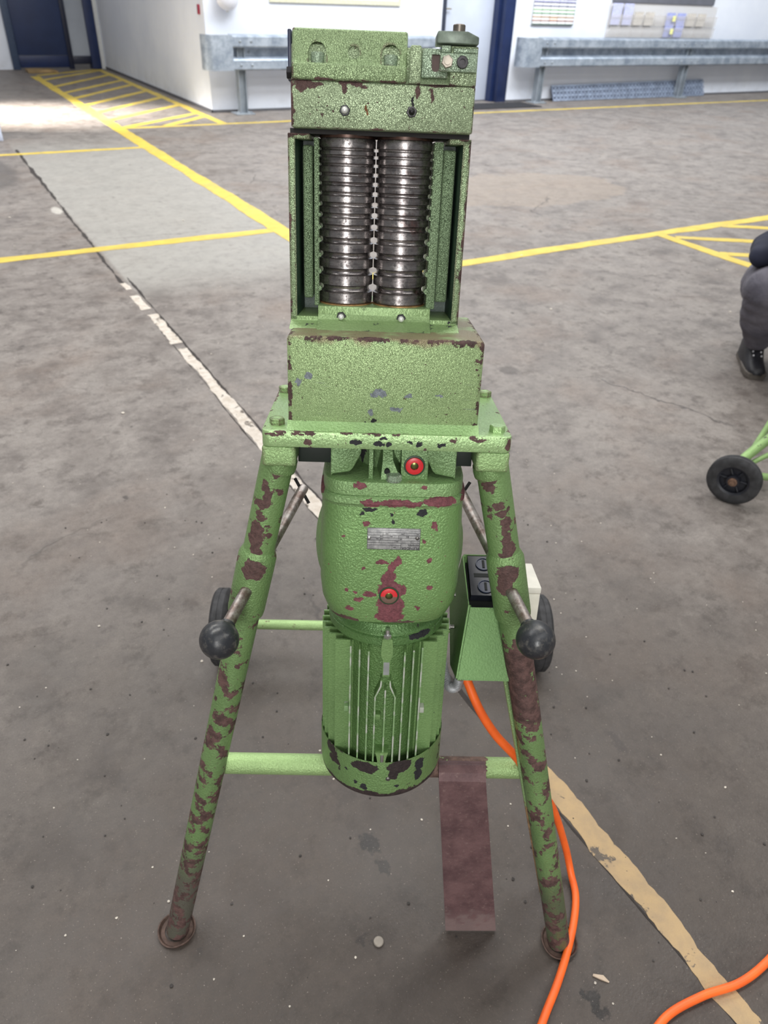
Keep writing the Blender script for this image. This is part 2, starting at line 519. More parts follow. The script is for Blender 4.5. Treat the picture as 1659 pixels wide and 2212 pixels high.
# navy double door at the end of the walkway
d2 = bpy.data.objects.new('door_2', None); COL.objects.link(d2); d2.location = (1.98, 16.7, 0); struct(d2)
o9 = (1.98, 16.7, 0)
bm = new_bm(); box(bm, 1.98, 2.1, 16.62, 16.9, 0, 2.4, 0.006); link('door_post', bm, simple('steel_blue_post', lin(58, 72, 96), 0.4), d2, off=o9)
bm = new_bm(); box(bm, 3.36, 3.52, 16.62, 16.9, 0, 2.4, 0.006); link('door_post', bm, navy, d2, off=o9)
bm = new_bm(); box(bm, 2.1, 2.96, 16.68, 16.74, 0.22, 2.3, 0.004); link('door_leaf', bm, navy2, d2, off=o9)
bm = new_bm(); box(bm, 2.1, 2.96, 16.69, 16.75, 0.03, 0.215, 0.004); link('kick_plate', bm, navy, d2, off=o9)
bm = new_bm(); box(bm, 2.96, 3.04, 16.66, 16.76, 0, 2.3, 0.004); box(bm, 3.04, 3.36, 16.67, 16.75, 0.08, 0.21, 0.004); box(bm, 2.1, 3.36, 16.67, 16.76, 2.3, 2.4); link('door_frame', bm, simple('black_navy_frame', lin(22, 28, 50), 0.4), d2, off=o9)
bm = new_bm(); box(bm, 3.04, 3.36, 16.70, 16.72, 0.21, 2.3); link('pane', bm, simple('frosted_pane', lin(150, 156, 166), 0.3, var=0.1, scale=1.5), d2, off=o9)
bm = new_bm(); box(bm, 3.53, 3.60, 16.66, 16.71, 0, 2.4, 0.004); struct(link('trim_1', bm, trim_m))

# ------------------------------------------------------------------ yellow floor lines
def yellow(name, pits=0.66):
    n = NT(name)
    a = n.noise(9, 6, 0.65)
    c = n.mix(n.ramp(a, 0.3, 0.7), lin(198, 172, 66), lin(216, 190, 84))
    p = n.ramp(n.noise(13, 8, 0.74, n.jitter(6, 0.2)), pits, pits + 0.03)
    c = n.mix(p, c, lin(128, 120, 108))
    c = n.mix(n.ramp(n.noise(2.2, 6, 0.7), 0.48, 0.72, 0, 0.55), c, lin(162, 148, 104))
    return n.set(c, 0.5, 0, n.bump(n.noise(120, 3), 0.2, 0.002))

YEL = yellow('yellow_floor_paint', 0.625)
YEL2 = yellow('thin_yellow_floor_paint', 0.60)

def strip(name, a, b, w, mat, z=0.002, jag=0.009, step=0.05, cuta=0.0, cutb=0.0):
    """painted band with ragged edges; top face plus a thin side"""
    a = Vector((a[0], a[1], 0)); b = Vector((b[0], b[1], 0)); d = b - a; L = d.length; d.normalize(); nrm = Vector((-d.y, d.x, 0))
    k = max(2, int(L / step)); bm = new_bm(); top = []; low = []
    jl = jr = 0.0
    for i in range(k + 1):
        t = i / k
        jl = jl * 0.84 + random.uniform(-jag, jag) * .6; jr = jr * 0.84 + random.uniform(-jag, jag) * .6
        c = a + d * (L * t)
        l = c + nrm * (w / 2 + jl) + d * (cuta * (1 - t) + cutb * t); r = c - nrm * (w / 2 + jr) - d * (cuta * (1 - t) + cutb * t)
        top.append((bm.verts.new((l.x, l.y, z)), bm.verts.new((r.x, r.y, z))))
        low.append((bm.verts.new((l.x, l.y, 0.0002)), bm.verts.new((r.x, r.y, 0.0002))))
    for i in range(k):
        bm.faces.new((top[i][0], top[i][1], top[i + 1][1], top[i + 1][0]))
        bm.faces.new((top[i][0], top[i + 1][0], low[i + 1][0], low[i][0]))
        bm.faces.new((top[i][1], low[i][1], low[i + 1][1], top[i + 1][1]))
    bmesh.ops.recalc_face_normals(bm, faces=bm.faces)
    return struct(link(name, bm, mat, smooth=0))

FM = 'floor_marking'
strip(FM, (2.145, 3.87), (2.145, 15.5), 0.135, YEL, 0.0024)
strip(FM, (-3.2, 5.115), (2.10, 5.115), 0.105, YEL)
strip(FM, (-3.2, 8.545), (2.08, 8.545), 0.085, YEL2)
strip(FM, (2.20, 3.925), (9.5, 3.925), 0.105, YEL)
strip(FM, (2.21, 9.80), (19, 9.80), 0.085, YEL2)
strip(FM, (3.44, 9.84), (3.44, 16.6), 0.11, YEL2, 0.0018)
for v0, v1 in ((15.65, 16.55), (14.95, 16.35), (14.0, 15.6), (13.2, 14.7), (12.55, 14.05), (11.8, 13.2), (11.1, 12.4), (10.45, 11.55), (9.82, 10.75)):
    strip(FM, (2.2, v0), (3.40, v1), 0.11, YEL2, 0.0021, cuta=0.03, cutb=0.03)
strip(FM, (2.72, 9.84), (3.40, 10.45), 0.11, YEL2, 0.0021)
# hatched bay on the right
strip(FM, (4.72, 3.90), (4.68, 2.2), 0.095, YEL, 0.0023)
for p, q in (((4.78, 3.80), (6.9, 2.43)), ((5.40, 3.90), (7.6, 2.45)), ((4.75, 3.36), (4.99, 3.20)), ((5.12, 3.12), (6.2, 2.42)), ((6.2, 3.88), (8.2, 2.5))):
    strip(FM, p, q, 0.085, YEL2, 0.0021)

# filled expansion joint
def joint_material():
    n = NT('joint_filler')
    y = n.sep()[1]
    far = n.ramp(y, 0.9, 2.0)
    c = n.mix(far, lin(180, 154, 116), lin(204, 196, 186))
    c = n.mix(n.ramp(n.noise(30, 5), 0.35, 0.75, 0, 0.5), c, lin(150, 132, 110))
    c = n.mix(n.ramp(n.noise(14, 7, 0.72, n.jitter(8, 0.1)), 0.585, 0.62), c, lin(98, 90, 82))
    return n.set(c, 0.8, 0, n.bump(n.noise(220, 4), 0.6, 0.003))

JM = joint_material()
strip('floor_joint', (0.855, -0.6), (0.872, 0.76), 0.044, JM, 0.0012, 0.0055, 0.012)
strip('floor_joint', (0.872, 1.30), (0.872, 3.35), 0.046, JM, 0.0012, 0.0055, 0.015)
strip('floor_joint', (0.868, 3.42), (0.866, 3.85), 0.05, JM, 0.0012, 0.008, 0.02)
strip('floor_joint', (0.862, 3.93), (0.858, 4.17), 0.05, JM, 0.0012, 0.008, 0.02)
strip('floor_joint', (0.858, 4.28), (0.855, 4.40), 0.04, JM, 0.0012, 0.008, 0.02)
CRK = simple('crack_dirt', lin(52, 47, 45), 0.9)
strip('floor_crack', (0.838, -0.6), (0.848, 3.6), 0.006, CRK, 0.0009, 0.004, 0.03)
strip('floor_crack', (0.902, 1.4), (0.90, 4.5), 0.011, CRK, 0.0009, 0.006, 0.03)
strip('floor_crack', (0.85, 4.35), (0.90, 8.8), 0.022, CRK, 0.0009, 0.009, 0.03)

# ------------------------------------------------------------------ the wire pointing machine
MR = Matrix(((0.8679766425, 0.4876394779, 0.0939376798), (-0.4966039668, 0.8526946618, 0.1621613825), (-0.0010238662, -0.1874021168, 0.9822827486)))
KM = 0.82                        # size of the machine against the frame it was measured in
CAMP = Vector((0, 0, HC))
P0 = CAMP + KM * (Vector((0.4901254621, 0.8021079708, 0.8982104166)) - CAMP)
B0 = (0.0145, 0.228, -1.1955)
ROOT = P0 + KM * (MR @ Vector(B0))
mach = empty('wire_pointing_machine', ROOT, 'green chipped wire pointing machine with two grooved steel rolls standing on a wheeled leg frame', 'machine', MR)
mach.scale = (KM, KM, KM)
MI = MR.transposed()
def LW(p):                       # hall point -> machine frame
    return MI @ (Vector(p) - P0) / KM
def LO(x, y, z):                 # old camera-facing frame -> machine frame
    return LW(H(x, y, z))
def mp(name, bm, mat, parent=None, smooth=35, label=None, mats=None):
    o = link(name, bm, mat, parent or mach, smooth, off=B0, mats=mats)
    if label: o['label'] = label
    return o

zl = lambda z: z - B0[2]
zx = lambda x: x - B0[0]
steel = simple('dull_steel', lin(120, 118, 114), 0.38, 0.85, 0.3, 90, 0.2, 400)
bright = simple('bright_zinc', lin(190, 190, 188), 0.28, 0.9, 0.15)
darksteel = simple('oily_dark_steel', lin(52, 50, 52), 0.4, 0.7, 0.4, 60)
blackp = simple('black_plastic', lin(26, 28, 36), 0.35, 0.0, 0.2)
hole_m = simple('dark_hole', lin(18, 22, 20), 0.7)
redp = simple('red_plastic_ring', lin(214, 44, 50), 0.32, 0, 0.06)
redworn = NT('worn_red_ring')
rw = redworn.sep()[2]
redworn = redworn.set(redworn.mix(redworn.ramp(redworn.math('ADD', rw, redworn.math('MULTIPLY', redworn.noise(120), 0.006)), zl(-.257) + 0.0015, zl(-.257) + 0.0045), lin(116, 92, 80), lin(214, 44, 50)), 0.4)

HEAD = paint('hammer_green_head', GREEN_HEAD, 0.735, 34, RUST, edge=0.15, eradius=0.006, bedge=(-.1417, .1015, .085, .215, .4178, .4735, .005, .22), speck=0.10, hair=0.85, crackle=0.85, crscale=470, scratch=0.25, blots=(
    (-0.118, .085, .4705, .022, .02, .0045, RUST), (-0.128, .085, .465, .008, .02, .006, RUST), (-0.0735, .085, .4695, .006, .02, .005, RUST), (-0.0554, .085, .4705, .014, .02, .003, RUST),
    (-0.072, .085, .464, .004, .02, .004, RUST), (-0.042, .085, .4415, .0022, .02, .008, lin(130, 84, 50)), (0.0255, .085, .4645, .004, .02, .010, RUST), (0.0435, .085, .462, .0022, .02, .010, RUST),
    (-0.062, .085, .4855, .003, .02, .003, RUST), (-0.053, .085, .4815, .005, .02, .004, RUST), (-0.1415, .085, .445, .004, .02, .030, RUST), (0.0185, .085, .450, .0016, .02, .010, BLACK)))
HEADTOP = paint('hammer_green_head_top', lin(146, 168, 122), 0.70, 30, RUST, edge=0.2, eradius=0.006, bedge=(-.1402, .0102, .085, .205, .4738, .534, .006, .22), hair=0.7, crackle=0.7, crscale=470)
PALE = paint('pale_hammer_green', lin(158, 178, 152), 0.73, 40, RUST, edge=0.2, hair=0.7, crackle=0.7, crscale=470)
COLM = paint('column_green', lin(154, 176, 134), 0.66, 45, RUST, edge=0.40, eradius=0.009, speck=0.08, bedge=(-.1484, .1031, .10, .215, .153, .4118, .006, .17), crackle=0.6, crscale=480, grad=((0, 0.07, 0.09, 0.05),))
RIBM = paint('rough_cast_green', lin(140, 164, 126), 0.74, 60, BLACK, crackle=0.8, crscale=560, bump=0.8, rough=0.5)
DEEP = simple('shaded_grimy_recess', lin(36, 58, 48), 0.45, 0, 0.15, 30, 0.2, 300)  # pocket shade and grime put together into one dark colour
BOX = paint('gear_housing_green', lin(162, 187, 132), 0.70, 52, RUST, speck=0.09, bedge=(-.1462, .1348, .018, .218, .0193, .1545, .016, .245), hair=0.55, crackle=0.65, crscale=560, scratch=0.3,
            tint=((2, zl(.144), zl(.156), lin(142, 112, 96), 0.75),), blots=(
    (-.1166, .018, .0975, .007, .02, .006, GREY), (-.131, .018, .089, .004, .02, .005, GREY), (-.0126, .018, .0751, .010, .02, .006, GREY), (-.022, .018, .0735, .006, .02, .004, GREY), (.03, .018, .0723, .009, .02, .0022, GREY), (.0754, .018, .0724, .008, .02, .002, GREY),
    (-.0253, .018, .0468, .005, .02, .007, GREY), (.012, .018, .052, .010, .02, .003, GREY), (-.032, .018, .030, .0025, .02, .0035, BLACK), (-.02, .018, .033, .003, .02, .004, BLACK), (-.068, .018, .0265, .002, .02, .002, BLACK)))
SKIRT = paint('weld_skirt_green', lin(148, 182, 122), 0.75, 30, RUST)
PLATE = paint('base_plate_green', lin(156, 187, 130), 0.69, 42, RUST, speck=0.10, bedge=(-.184, .1855, 0, .235, -.0052, .0193, .010, .14), rough=0.3, bump=0.3, blots=(
    (-.0445, 0, .006, .010, .01, .005, BLACK), (-.0138, 0, .003, .010, .01, .005, BLACK), (.004, 0, .004, .006, .01, .004, BLACK), (-.006, 0, .012, .007, .01, .003, BLACK), (.0338, 0, .0083, .005, .01, .003, BLACK), (.0485, 0, .004, .005, .01, .004, BLACK), (.08, 0, .004, .005, .01, .003, BLACK),
    (-.1665, 0, .0135, .014, .01, .003, RUST), (-.1159, 0, .003, .006, .01, .004, RUST), (-.13, 0, .014, .010, .01, .003, RUST), (.1813, 0, .006, .005, .01, .010, RUST), (.10, 0, .012, .006, .01, .004, RUST), (.136, 0, .013, .012, .01, .003, RUST)))

def legblots(sx, lst):
    out = []
    for (s_, dx, rx, rz, c_) in lst:
        T_ = Vector((sx * .163, .032, -.03)); F_e = Vector((sx * .436, .097, -1.22)); p_ = T_ + (F_e - T_) * s_
        out.append((p_.x + dx, p_.y - .024, p_.z, rx, .022, rz, c_))
    return out
LEGM = paint('leg_green', lin(122, 154, 98), 0.60, 36, RUST, rough=0.42, bump=0.4, grad=((2, zl(-.30), zl(-.50), 0.085), (2, zl(-.80), zl(-1.0), 0.02)), tint=((2, zl(-.86), zl(-1.04), lin(104, 98, 92), .92),),
             blots=legblots(-1, ((.018, .004, .009, .009, RUST), (.035, -.010, .006, .010, RUST), (.05, -.002, .006, .016, RUST), (.062, -.008, .016, .010, RUST), (.08, -.006, .008, .010, RUST), (.10, -.008, .011, .016, RUST), (.118, -.006, .012, .018, RUST), (.132, -.004, .010, .014, RUST), (.045, .014, .005, .005, RUST), (.11, .012, .006, .004, RUST))))
LEGR = paint('leg_green_right', lin(122, 154, 98), 0.60, 36, RUST, rough=0.42, bump=0.4, grad=((2, zl(-.33), zl(-.39), 0.24), (2, zl(-.50), zl(-.60), -0.165), (2, zl(-.85), zl(-1.0), 0.01)), tint=((2, zl(-.92), zl(-1.08), lin(92, 92, 80), .75),),
             blots=legblots(1, ((.012, -.008, .013, .014, RUST), (.03, -.012, .010, .010, RUST), (.055, -.002, .010, .007, RUST), (.066, .002, .010, .006, RUST), (.078, .008, .010, .008, RUST), (.09, .004, .007, .014, RUST), (.105, .004, .009, .012, RUST), (.12, .006, .013, .014, RUST), (.13, .000, .013, .008, RUST))))
SLEEVE = paint('sleeve_green', lin(122, 154, 98), 0.61, 30, RUST, edge=0.10, blots=((-.206, .015, -.222, .022, .03, .020, RUST), (.206, .012, -.215, .020, .03, .016, RUST), (.202, .012, -.240, .014, .03, .018, RUST)))
BLOCKM = paint('leg_block_green', lin(152, 184, 124), 0.67, 36, RUST, edge=0.5, eradius=0.010)
GEAR = paint('gearbox_green', lin(119, 155, 95), 0.77, 34, PRIMER, speck=0.07, rough=0.33, bump=0.45, blots=(
    (.0116, .0, -.226, .012, .03, .018, PRIMER), (.016, .0, -.275, .022, .03, .030, PRIMER), (.018, .0, -.245, .026, .03, .014, PRIMER), (.016, .0, -.205, .007, .03, .012, PRIMER), (.000, .0, -.196, .010, .03, .005, PRIMER), (.024, .0, -.196, .006, .03, .009, PRIMER), (.015, .0, -.298, .026, .03, .012, PRIMER),
    (-.017, 0, -.2555, .012, .03, .0045, PRIMER), (-.0355, 0, -.2645, .007, .03, .0055, PRIMER), (-.04, 0, -.252, .004, .03, .004, PRIMER), (-.0276, 0, -.129, .0055, .03, .005, PRIMER), (.0819, .005, -.130, .0045, .03, .008, PRIMER), (.0739, .01, -.1933, .0055, .03, .006, PRIMER), (.0768, .01, -.243, .006, .03, .005, PRIMER),
    (-.055, .01, -.247, .003, .03, .004, PRIMER), (-.031, 0, -.208, .004, .03, .003, PRIMER), (.0665, 0, -.157, .003, .03, .004, PRIMER), (-.06, .01, -.153, .0025, .03, .003, PRIMER), (.06, .01, -.281, .005, .03, .003, PRIMER), (-.05, .01, -.285, .007, .03, .006, PRIMER),
    (-.06, .03, -.309, .030, .05, .006, RUST), (.03, .01, -.311, .030, .05, .0035, RUST), (-.0214, .005, -.1045, .013, .03, .0035, BLACK), (.0591, .005, -.1085, .010, .03, .006, BLACK), (-.035, .005, -.112, .005, .03, .0025, BLACK), (.0145, .0, -.124, .003, .03, .004, BLACK), (.013, 0, -.114, .004, .03, .002, BLACK)))
RING = paint('gear_ring_green', lin(126, 158, 104), 0.74, 34, PRIMER, edge=0.1, rough=0.33, blots=(
    (-.0214, .005, -.0948, .016, .03, .006, PRIMER), (.0247, .0, -.0945, .036, .03, .007, PRIMER), (.085, .02, -.0915, .03, .05, .008, PRIMER), (.118, .07, -.0905, .03, .05, .008, PRIMER), (-.095, .07, -.09, .015, .04, .008, PRIMER), (-.038, .003, -.068, .010, .03, .006, PRIMER), (.06, .003, -.069, .006, .03, .004, PRIMER)))
LANT = paint('lantern_green', lin(118, 148, 100), 0.72, 40, PRIMER, rough=0.3, bump=0.5, blots=((-.06, .06, -.062, .025, .03, .02, BLACK), (-.0365, .06, -.04, .006, .05, .03, BLACK)))
BELL = paint('bell_green', lin(92, 128, 74), 0.66, 40, lin(52, 46, 46), rough=0.3, bump=0.45, speck=0.05, blots=((-.06, .04, -.312, .035, .03, .006, RUST), (.02, .02, -.312, .05, .03, .004, RUST), (.07, .04, -.355, .02, .04, .008, BLACK)))
FINM = paint('fin_green', lin(119, 152, 95), 0.725, 40, BLACK, speck=0.06, rough=0.36, bump=0.25, edge=0.0)
TIPM = NT('fin_tip_green')
TIPM = TIPM.set(TIPM.mix(TIPM.ramp(TIPM.noise(35, 4), 0.42, 0.6), lin(124, 156, 106), lin(176, 180, 168)), 0.35)
STAT = paint('stator_green', lin(98, 132, 76), 0.76, 30, BLACK, rough=0.38)
COWL = paint('cowl_green', lin(120, 154, 96), 0.63, 24, lin(58, 46, 45), edge=0.05, rough=0.38, grad=((2, zl(-.680), zl(-.698), 0.34),), blots=(
    (-.018, .01, -.630, .026, .05, .013, lin(48, 38, 38)), (.046, .01, -.629, .024, .05, .016, lin(48, 38, 38)), (.036, .01, -.645, .010, .05, .012, lin(48, 38, 38)), (-.082, .04, -.625, .013, .05, .014, lin(54, 42, 42)), (-.074, .04, -.646, .012, .05, .010, lin(54, 42, 42)), (.085, .03, -.637, .009, .05, .014, BLACK), (.083, .03, -.662, .008, .05, .014, BLACK), (-.018, .01, -.678, .007, .03, .006, BLACK), (.045, .01, -.676, .006, .03, .004, BLACK), (-.052, .01, -.650, .004, .03, .004, BLACK), (-.035, .01, -.672, .004, .03, .003, BLACK)))
BARM = paint('crossbar_green', lin(160, 190, 128), 0.70, 26, lin(112, 88, 78), rough=0.4, grad=((0, zx(.03), zx(.075), .3), (0, zx(.21), zx(.25), -.3)))
BARA = paint('axle_green', lin(160, 190, 128), 0.68, 26, lin(112, 88, 78), rough=0.4)
PEDM = NT('rusty_pedal_plate')
pc = PEDM.mix(PEDM.ramp(PEDM.noise(20, 7, 0.7), 0.3, 0.7), lin(88, 64, 66), lin(118, 90, 90))
pc = PEDM.mix(PEDM.ramp(PEDM.noise(120, 5, 0.7), 0.55, 0.75, 0, 0.6), pc, lin(148, 124, 118))
pz = PEDM.math('ADD', PEDM.sep()[2], PEDM.math('MULTIPLY', PEDM.noise(40, 4), 0.16))
pc = PEDM.mix(PEDM.ramp(pz, 0.145, 0.09, 0, 0.5), pc, lin(150, 132, 128))
PEDM = PEDM.set(pc, 0.62, 0.15, PEDM.bump(PEDM.noise(160, 4), 0.4, 0.0015))
BOXG = paint('switch_housing_green', lin(88, 122, 68), 0.76, 40, BLACK, edge=0.16, rough=0.45, bump=0.12, speck=0.02)

ROLLM = NT('grooved_roll_steel')
rz = ROLLM.scalev((22, 22, 160))
f1 = ROLLM.noise(1.0, 6, 0.65, rz)
f2 = ROLLM.noise(130, 6, 0.72)
rc_ = ROLLM.mix(ROLLM.ramp(f1, 0.3, 0.7), lin(120, 114, 114), lin(172, 167, 165))
spot = ROLLM.ramp(f2, 0.53, 0.62)
rc_ = ROLLM.mix(ROLLM.math('MULTIPLY', spot, 0.8), rc_, lin(80, 70, 70))
rust2 = ROLLM.ramp(ROLLM.math('ADD', ROLLM.noise(26, 5), ROLLM.math('MULTIPLY', ROLLM.sep()[0], 1.6)), 0.56, 0.68, 0, 0.7)
rc_ = ROLLM.mix(rust2, rc_, lin(92, 64, 60))
ROLLM = ROLLM.set(rc_, ROLLM.ramp(f2, 0.35, 0.65, 0.19, 0.42), ROLLM.ramp(spot, 0, 1, 0.95, 0.6), ROLLM.bump(f2, 0.04, 0.001))
bronze = simple('oily_bronze', lin(150, 116, 76), 0.45, 0.4, 0.5, 70)

# --- head block
bm = new_bm()
prism(bm, [(.085, .4178), (.215, .4178), (.215, .5165), (.100, .5165), (.100, .4823), (.0865, .4735), (.085, .4735)], 0, -.1417, .1015, 0.0025)
head = mp('head_block', bm, HEAD)
bm = new_bm()
prism(bm, [(.0850, .4738), (.205, .4738), (.205, .534), (.1005, .534), (.092, .4945), (.0852, .4935)], 0, -.1402, .0102, 0.003, 3)
cap = mp('bearing_cap', bm, HEADTOP)
def arch(cx, zb, zt, w, y0, y1):
    t = bmesh.new(); r = w / 2; k = 10
    poly = [(cx - r, zb), (cx + r, zb)] + [(cx + r * math.cos(PI * i / k), zt - r + r * math.sin(PI * i / k)) for i in range(k + 1)]
    prism(t, poly, 1, y0, y1); return t
for cx in (-.1072, -.0115):
    c = arch(cx, .4938, .5185, .0235, .06, .108)
    for v in c.verts: v.co -= Vector(B0)
    cut(cap, c)
c = new_bm(); rod(c, (-.0597, .08, .5075), (-.0597, .1015, .5075), .0078)
for v in c.verts: v.co -= Vector(B0)
cut(cap, c)
for cx in (-.1072, -.0115):
    bm = new_bm(); lathe(bm, [(.0088, 0), (.0092, .010), (.0088, .0125), (.0055, .0127), (.005, .008)], (cx, .1005, .4942), n=20)
    mp('cap_screw', bm, PALE, cap)
bm = new_bm(); box(bm, -.1475, -.1425, .112, .2, .474, .5335, .0015); mp('side_plate', bm, simple('dark_blue_side_plate', lin(44, 50, 76), 0.4, 0, 0.2), label='dark blue side plate')
bm = new_bm(); hexhead(bm, (-.1417, .10, .482), (-1, 0, 0), .014, .006); mp('side_bolt', bm, darksteel)
# right-hand guide with slot and clamp
bm = new_bm(); prism(bm, [(.0132, .474), (.0285, .474), (.0285, .5150), (.0265, .5175), (.0152, .5175), (.0132, .5150)], 1, .0850, .105, .0012); mp('guide_cheek', bm, HEAD)
bm = new_bm(); box(bm, .0295, .0640, .092, .0985, .4823, .5155, .0012); gp = mp('guide_plate', bm, PALE)
c = arch(.0475, .4895, .55, .0105, .08, .12)
t2 = new_bm(); prism(t2, [(.0423, .4945)] + [(.0475 + .0053 * math.cos(a), .4945 + .0053 * math.sin(a)) for a in [PI + i * PI / 8 for i in range(1, 8)]] + [(.0528, .4945), (.0528, .509), (.0423, .509)], 1, .08, .12)
c.free()
for v in t2.verts: v.co -= Vector(B0)
cut(gp, t2)
bm = new_bm(); box(bm, .041, .054, .0970, .0995, .487, .513); mp('slot_bar', bm, simple('brown_slot_bar', lin(92, 72, 66), 0.6))
bm = new_bm(); box(bm, .0665, .1015, .0855, .12, .4735, .5185, .0015); mp('guide_cheek', bm, HEAD)
bm = new_bm(); box(bm, .0525, .1003, .0775, .0858, .4885, .5095, .0012); cl = mp('clamp_plate', bm, PALE)
bm = new_bm(); box(bm, .0535, .0655, .079, .0862, .5100, .5178, .001); box(bm, .0690, .1003, .079, .0862, .5100, .5150, .001); mp('shim_block', bm, PALE)
bm = new_bm(); hexhead(bm, (.0612, .0775, .4995), (0, -1, 0), .0135, .005, .3); rod(bm, (.0612, .0725, .4995), (.0612, .0695, .4995), .0042); mp('hex_nut', bm, simple('grey_painted_nut', lin(150, 142, 130), 0.4, 0.4, 0.3), cl)
bm = new_bm(); lathe(bm, [(.0072, 0), (.0075, .004), (.0068, .005), (.0038, .005), (.0036, .002)], (.0806, .0775, .4993), (0, -1, 0), 18); mp('socket_screw', bm, darksteel, cl)
bm = new_bm(); prism(bm, [(.0470, .5195), (.1003, .5195), (.1003, .5275), (.0855, .5335), (.0478, .5330), (.0465, .5300), (.0465, .5215)], 1, .0765, .112, .0012); lev = mp('clamp_lever', bm, simple('grimy_green_steel', lin(104, 116, 104), 0.4, 0.3, 0.35, 60), label='grimy grey green clamp lever')
bm = new_bm(); lathe(bm, [(.0080, 0), (.0080, .009), (.007, .010)], (.0755, .094, .533), n=20); mp('lever_stud', bm, simple('grimy_stud', lin(112, 106, 98), 0.4, 0.6, 0.3), lev)
tipw = simple('worn_white_metal', lin(226, 226, 222), 0.35, 0.25, .1)
def nipple(x, y, z, dark=False, parent=None):
    bm = new_bm(); hexhead(bm, (x, y, z), (0, -1, 0), .0125, .004, .2)
    o = mp('grease_nipple', bm, darksteel if dark else simple('nipple_black', lin(40, 40, 42), 0.4, 0.5), parent)
    bm = new_bm(); lathe(bm, [(.0042, 0), (.0044, .004), (.003, .0065), (.0012, .0075)], (x, y - .004, z), (0, -1, 0), 14)
    mp('nipple_tip', bm, darksteel if dark else tipw, o) if parent is None else mp('nipple_tip', bm, darksteel if dark else bright, parent)
nipple(-.0701, .085, .4399); nipple(.0185, .085, .4414, True)

# --- column: two cheeks with cast pockets
for side in (-1, 1):
    XO, XF, XW, XR0, XR1, XS0, XS1 = ((-.1484, -.1382, -.1340, -.1312, -.1172, -.1135, -.1068) if side < 0 else (.1031, .0920, .0895, .0868, .0690, .0666, .0540))
    def bx(bm, x0, x1, *a, **k):
        a0, a1 = sorted((x0, x1)); box(bm, a0, a1, *a, **k)
    bm = new_bm()
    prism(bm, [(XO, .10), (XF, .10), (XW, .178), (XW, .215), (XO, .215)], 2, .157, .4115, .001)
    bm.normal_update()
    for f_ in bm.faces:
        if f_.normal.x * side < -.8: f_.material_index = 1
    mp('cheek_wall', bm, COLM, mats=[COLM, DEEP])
    bm = new_bm(); bx(bm, XO, XO - side * .030, .100, .215, .4050, .4118, bev=.001); mp('cheek_lip', bm, COLM)
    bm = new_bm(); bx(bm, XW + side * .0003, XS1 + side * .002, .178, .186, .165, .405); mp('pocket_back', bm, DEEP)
    bm = new_bm(); bx(bm, XR0, XR1, .136, .179, .189, .399, bev=.003, seg=3); mp('pocket_rib', bm, RIBM)
    bm = new_bm(); bx(bm, XS0, XS1, .112, .214, .182, .408, bev=.001); gs = mp('guide_strip', bm, RIBM)
    bm = new_bm()
    for z, r in zip((.3947, .3857, .3749, .3628, .3505, .3376, .3232, .3087, .2927, .2746, .2542, .2315, .2070), (.0022, .0022, .0022, .0025, .0028, .003, .0034, .0036, .004, .0043, .0045, .0048, .0052)):
        rod(bm, (XS1 - side * .0002, .112, z), (XS1 - side * .0002, .122, z), r * .75, 10)
    gt = mp('guide_tooth_row', bm, RIBM, gs); gt['kind'] = 'stuff'
bm = new_bm()
prism(bm, [(.100, .1835), (.215, .1835), (.215, .153), (.062, .153), (.075, .1575), (.094, .165), (.100, .172)], 0, -.1075, .0602, .001)
prism(bm, [(.100, .168), (.215, .168), (.215, .153), (.072, .153), (.085, .158), (.100, .162)], 0, -.1484, .1031, .001)
mp('column_foot', bm, paint('column_foot_green', lin(134, 160, 108), 0.64, 34, BLACK, edge=0.08, rough=0.36, bump=0.3))
nipple(-.0728, .100, .1692, False); nipple(.0169, .100, .1688, False)
bm = new_bm(); box(bm, -.1455, .1005, .107, .215, .4119, .4180); mp('bearing_seat', bm, simple('gap_shade_black', lin(26, 22, 22), 0.7, 0))  # shade of the gap under the head, put in as a near-black block

# --- rolls
grooves = list(zip((.3947, .3857, .3749, .3628, .3505, .3376, .3232, .3087, .2927, .2746, .2542, .2315, .2070), (.0021, .0021, .0022, .0026, .0029, .0031, .0035, .0038, .0042, .0046, .0049, .0052, .0056)))
prof = [(.030, .1855), (.0385, .1855), (.0398, .1870)]
for z, r in sorted(grooves):
    prof += [(.0398, z - r - .0016), (.0398, z - r - .0009)]
    for i in range(9):
        a = PI * i / 8
        prof.append((.0402 - r * math.sin(a) * .96 - (.0003 if 0 < i < 8 else .0003), z - r * math.cos(a)))
    prof += [(.0398, z + r + .0009), (.0398, z + r + .0016)]
prof += [(.0398, .4065), (.039, .4085), (.034, .4085)]
for cx in (-.0674, .0134):
    bm = new_bm(); lathe(bm, prof, (cx, .145, 0), n=72); r = mp('roll', bm, ROLLM, smooth=30)
    bm = new_bm(); lathe(bm, [(.0405, .1790), (.0405, .1852), (.03, .1854)], (cx, .145, 0), n=40); mp('bushing', bm, bronze, r)
    bm = new_bm(); lathe(bm, [(.0405, .4088), (.0405, .4126), (.03, .4128)], (cx, .145, 0), n=40); mp('thrust_collar', bm, simple('oily_brown_collar', lin(74, 54, 46), 0.35, 0.6, 0.4, 80), r)

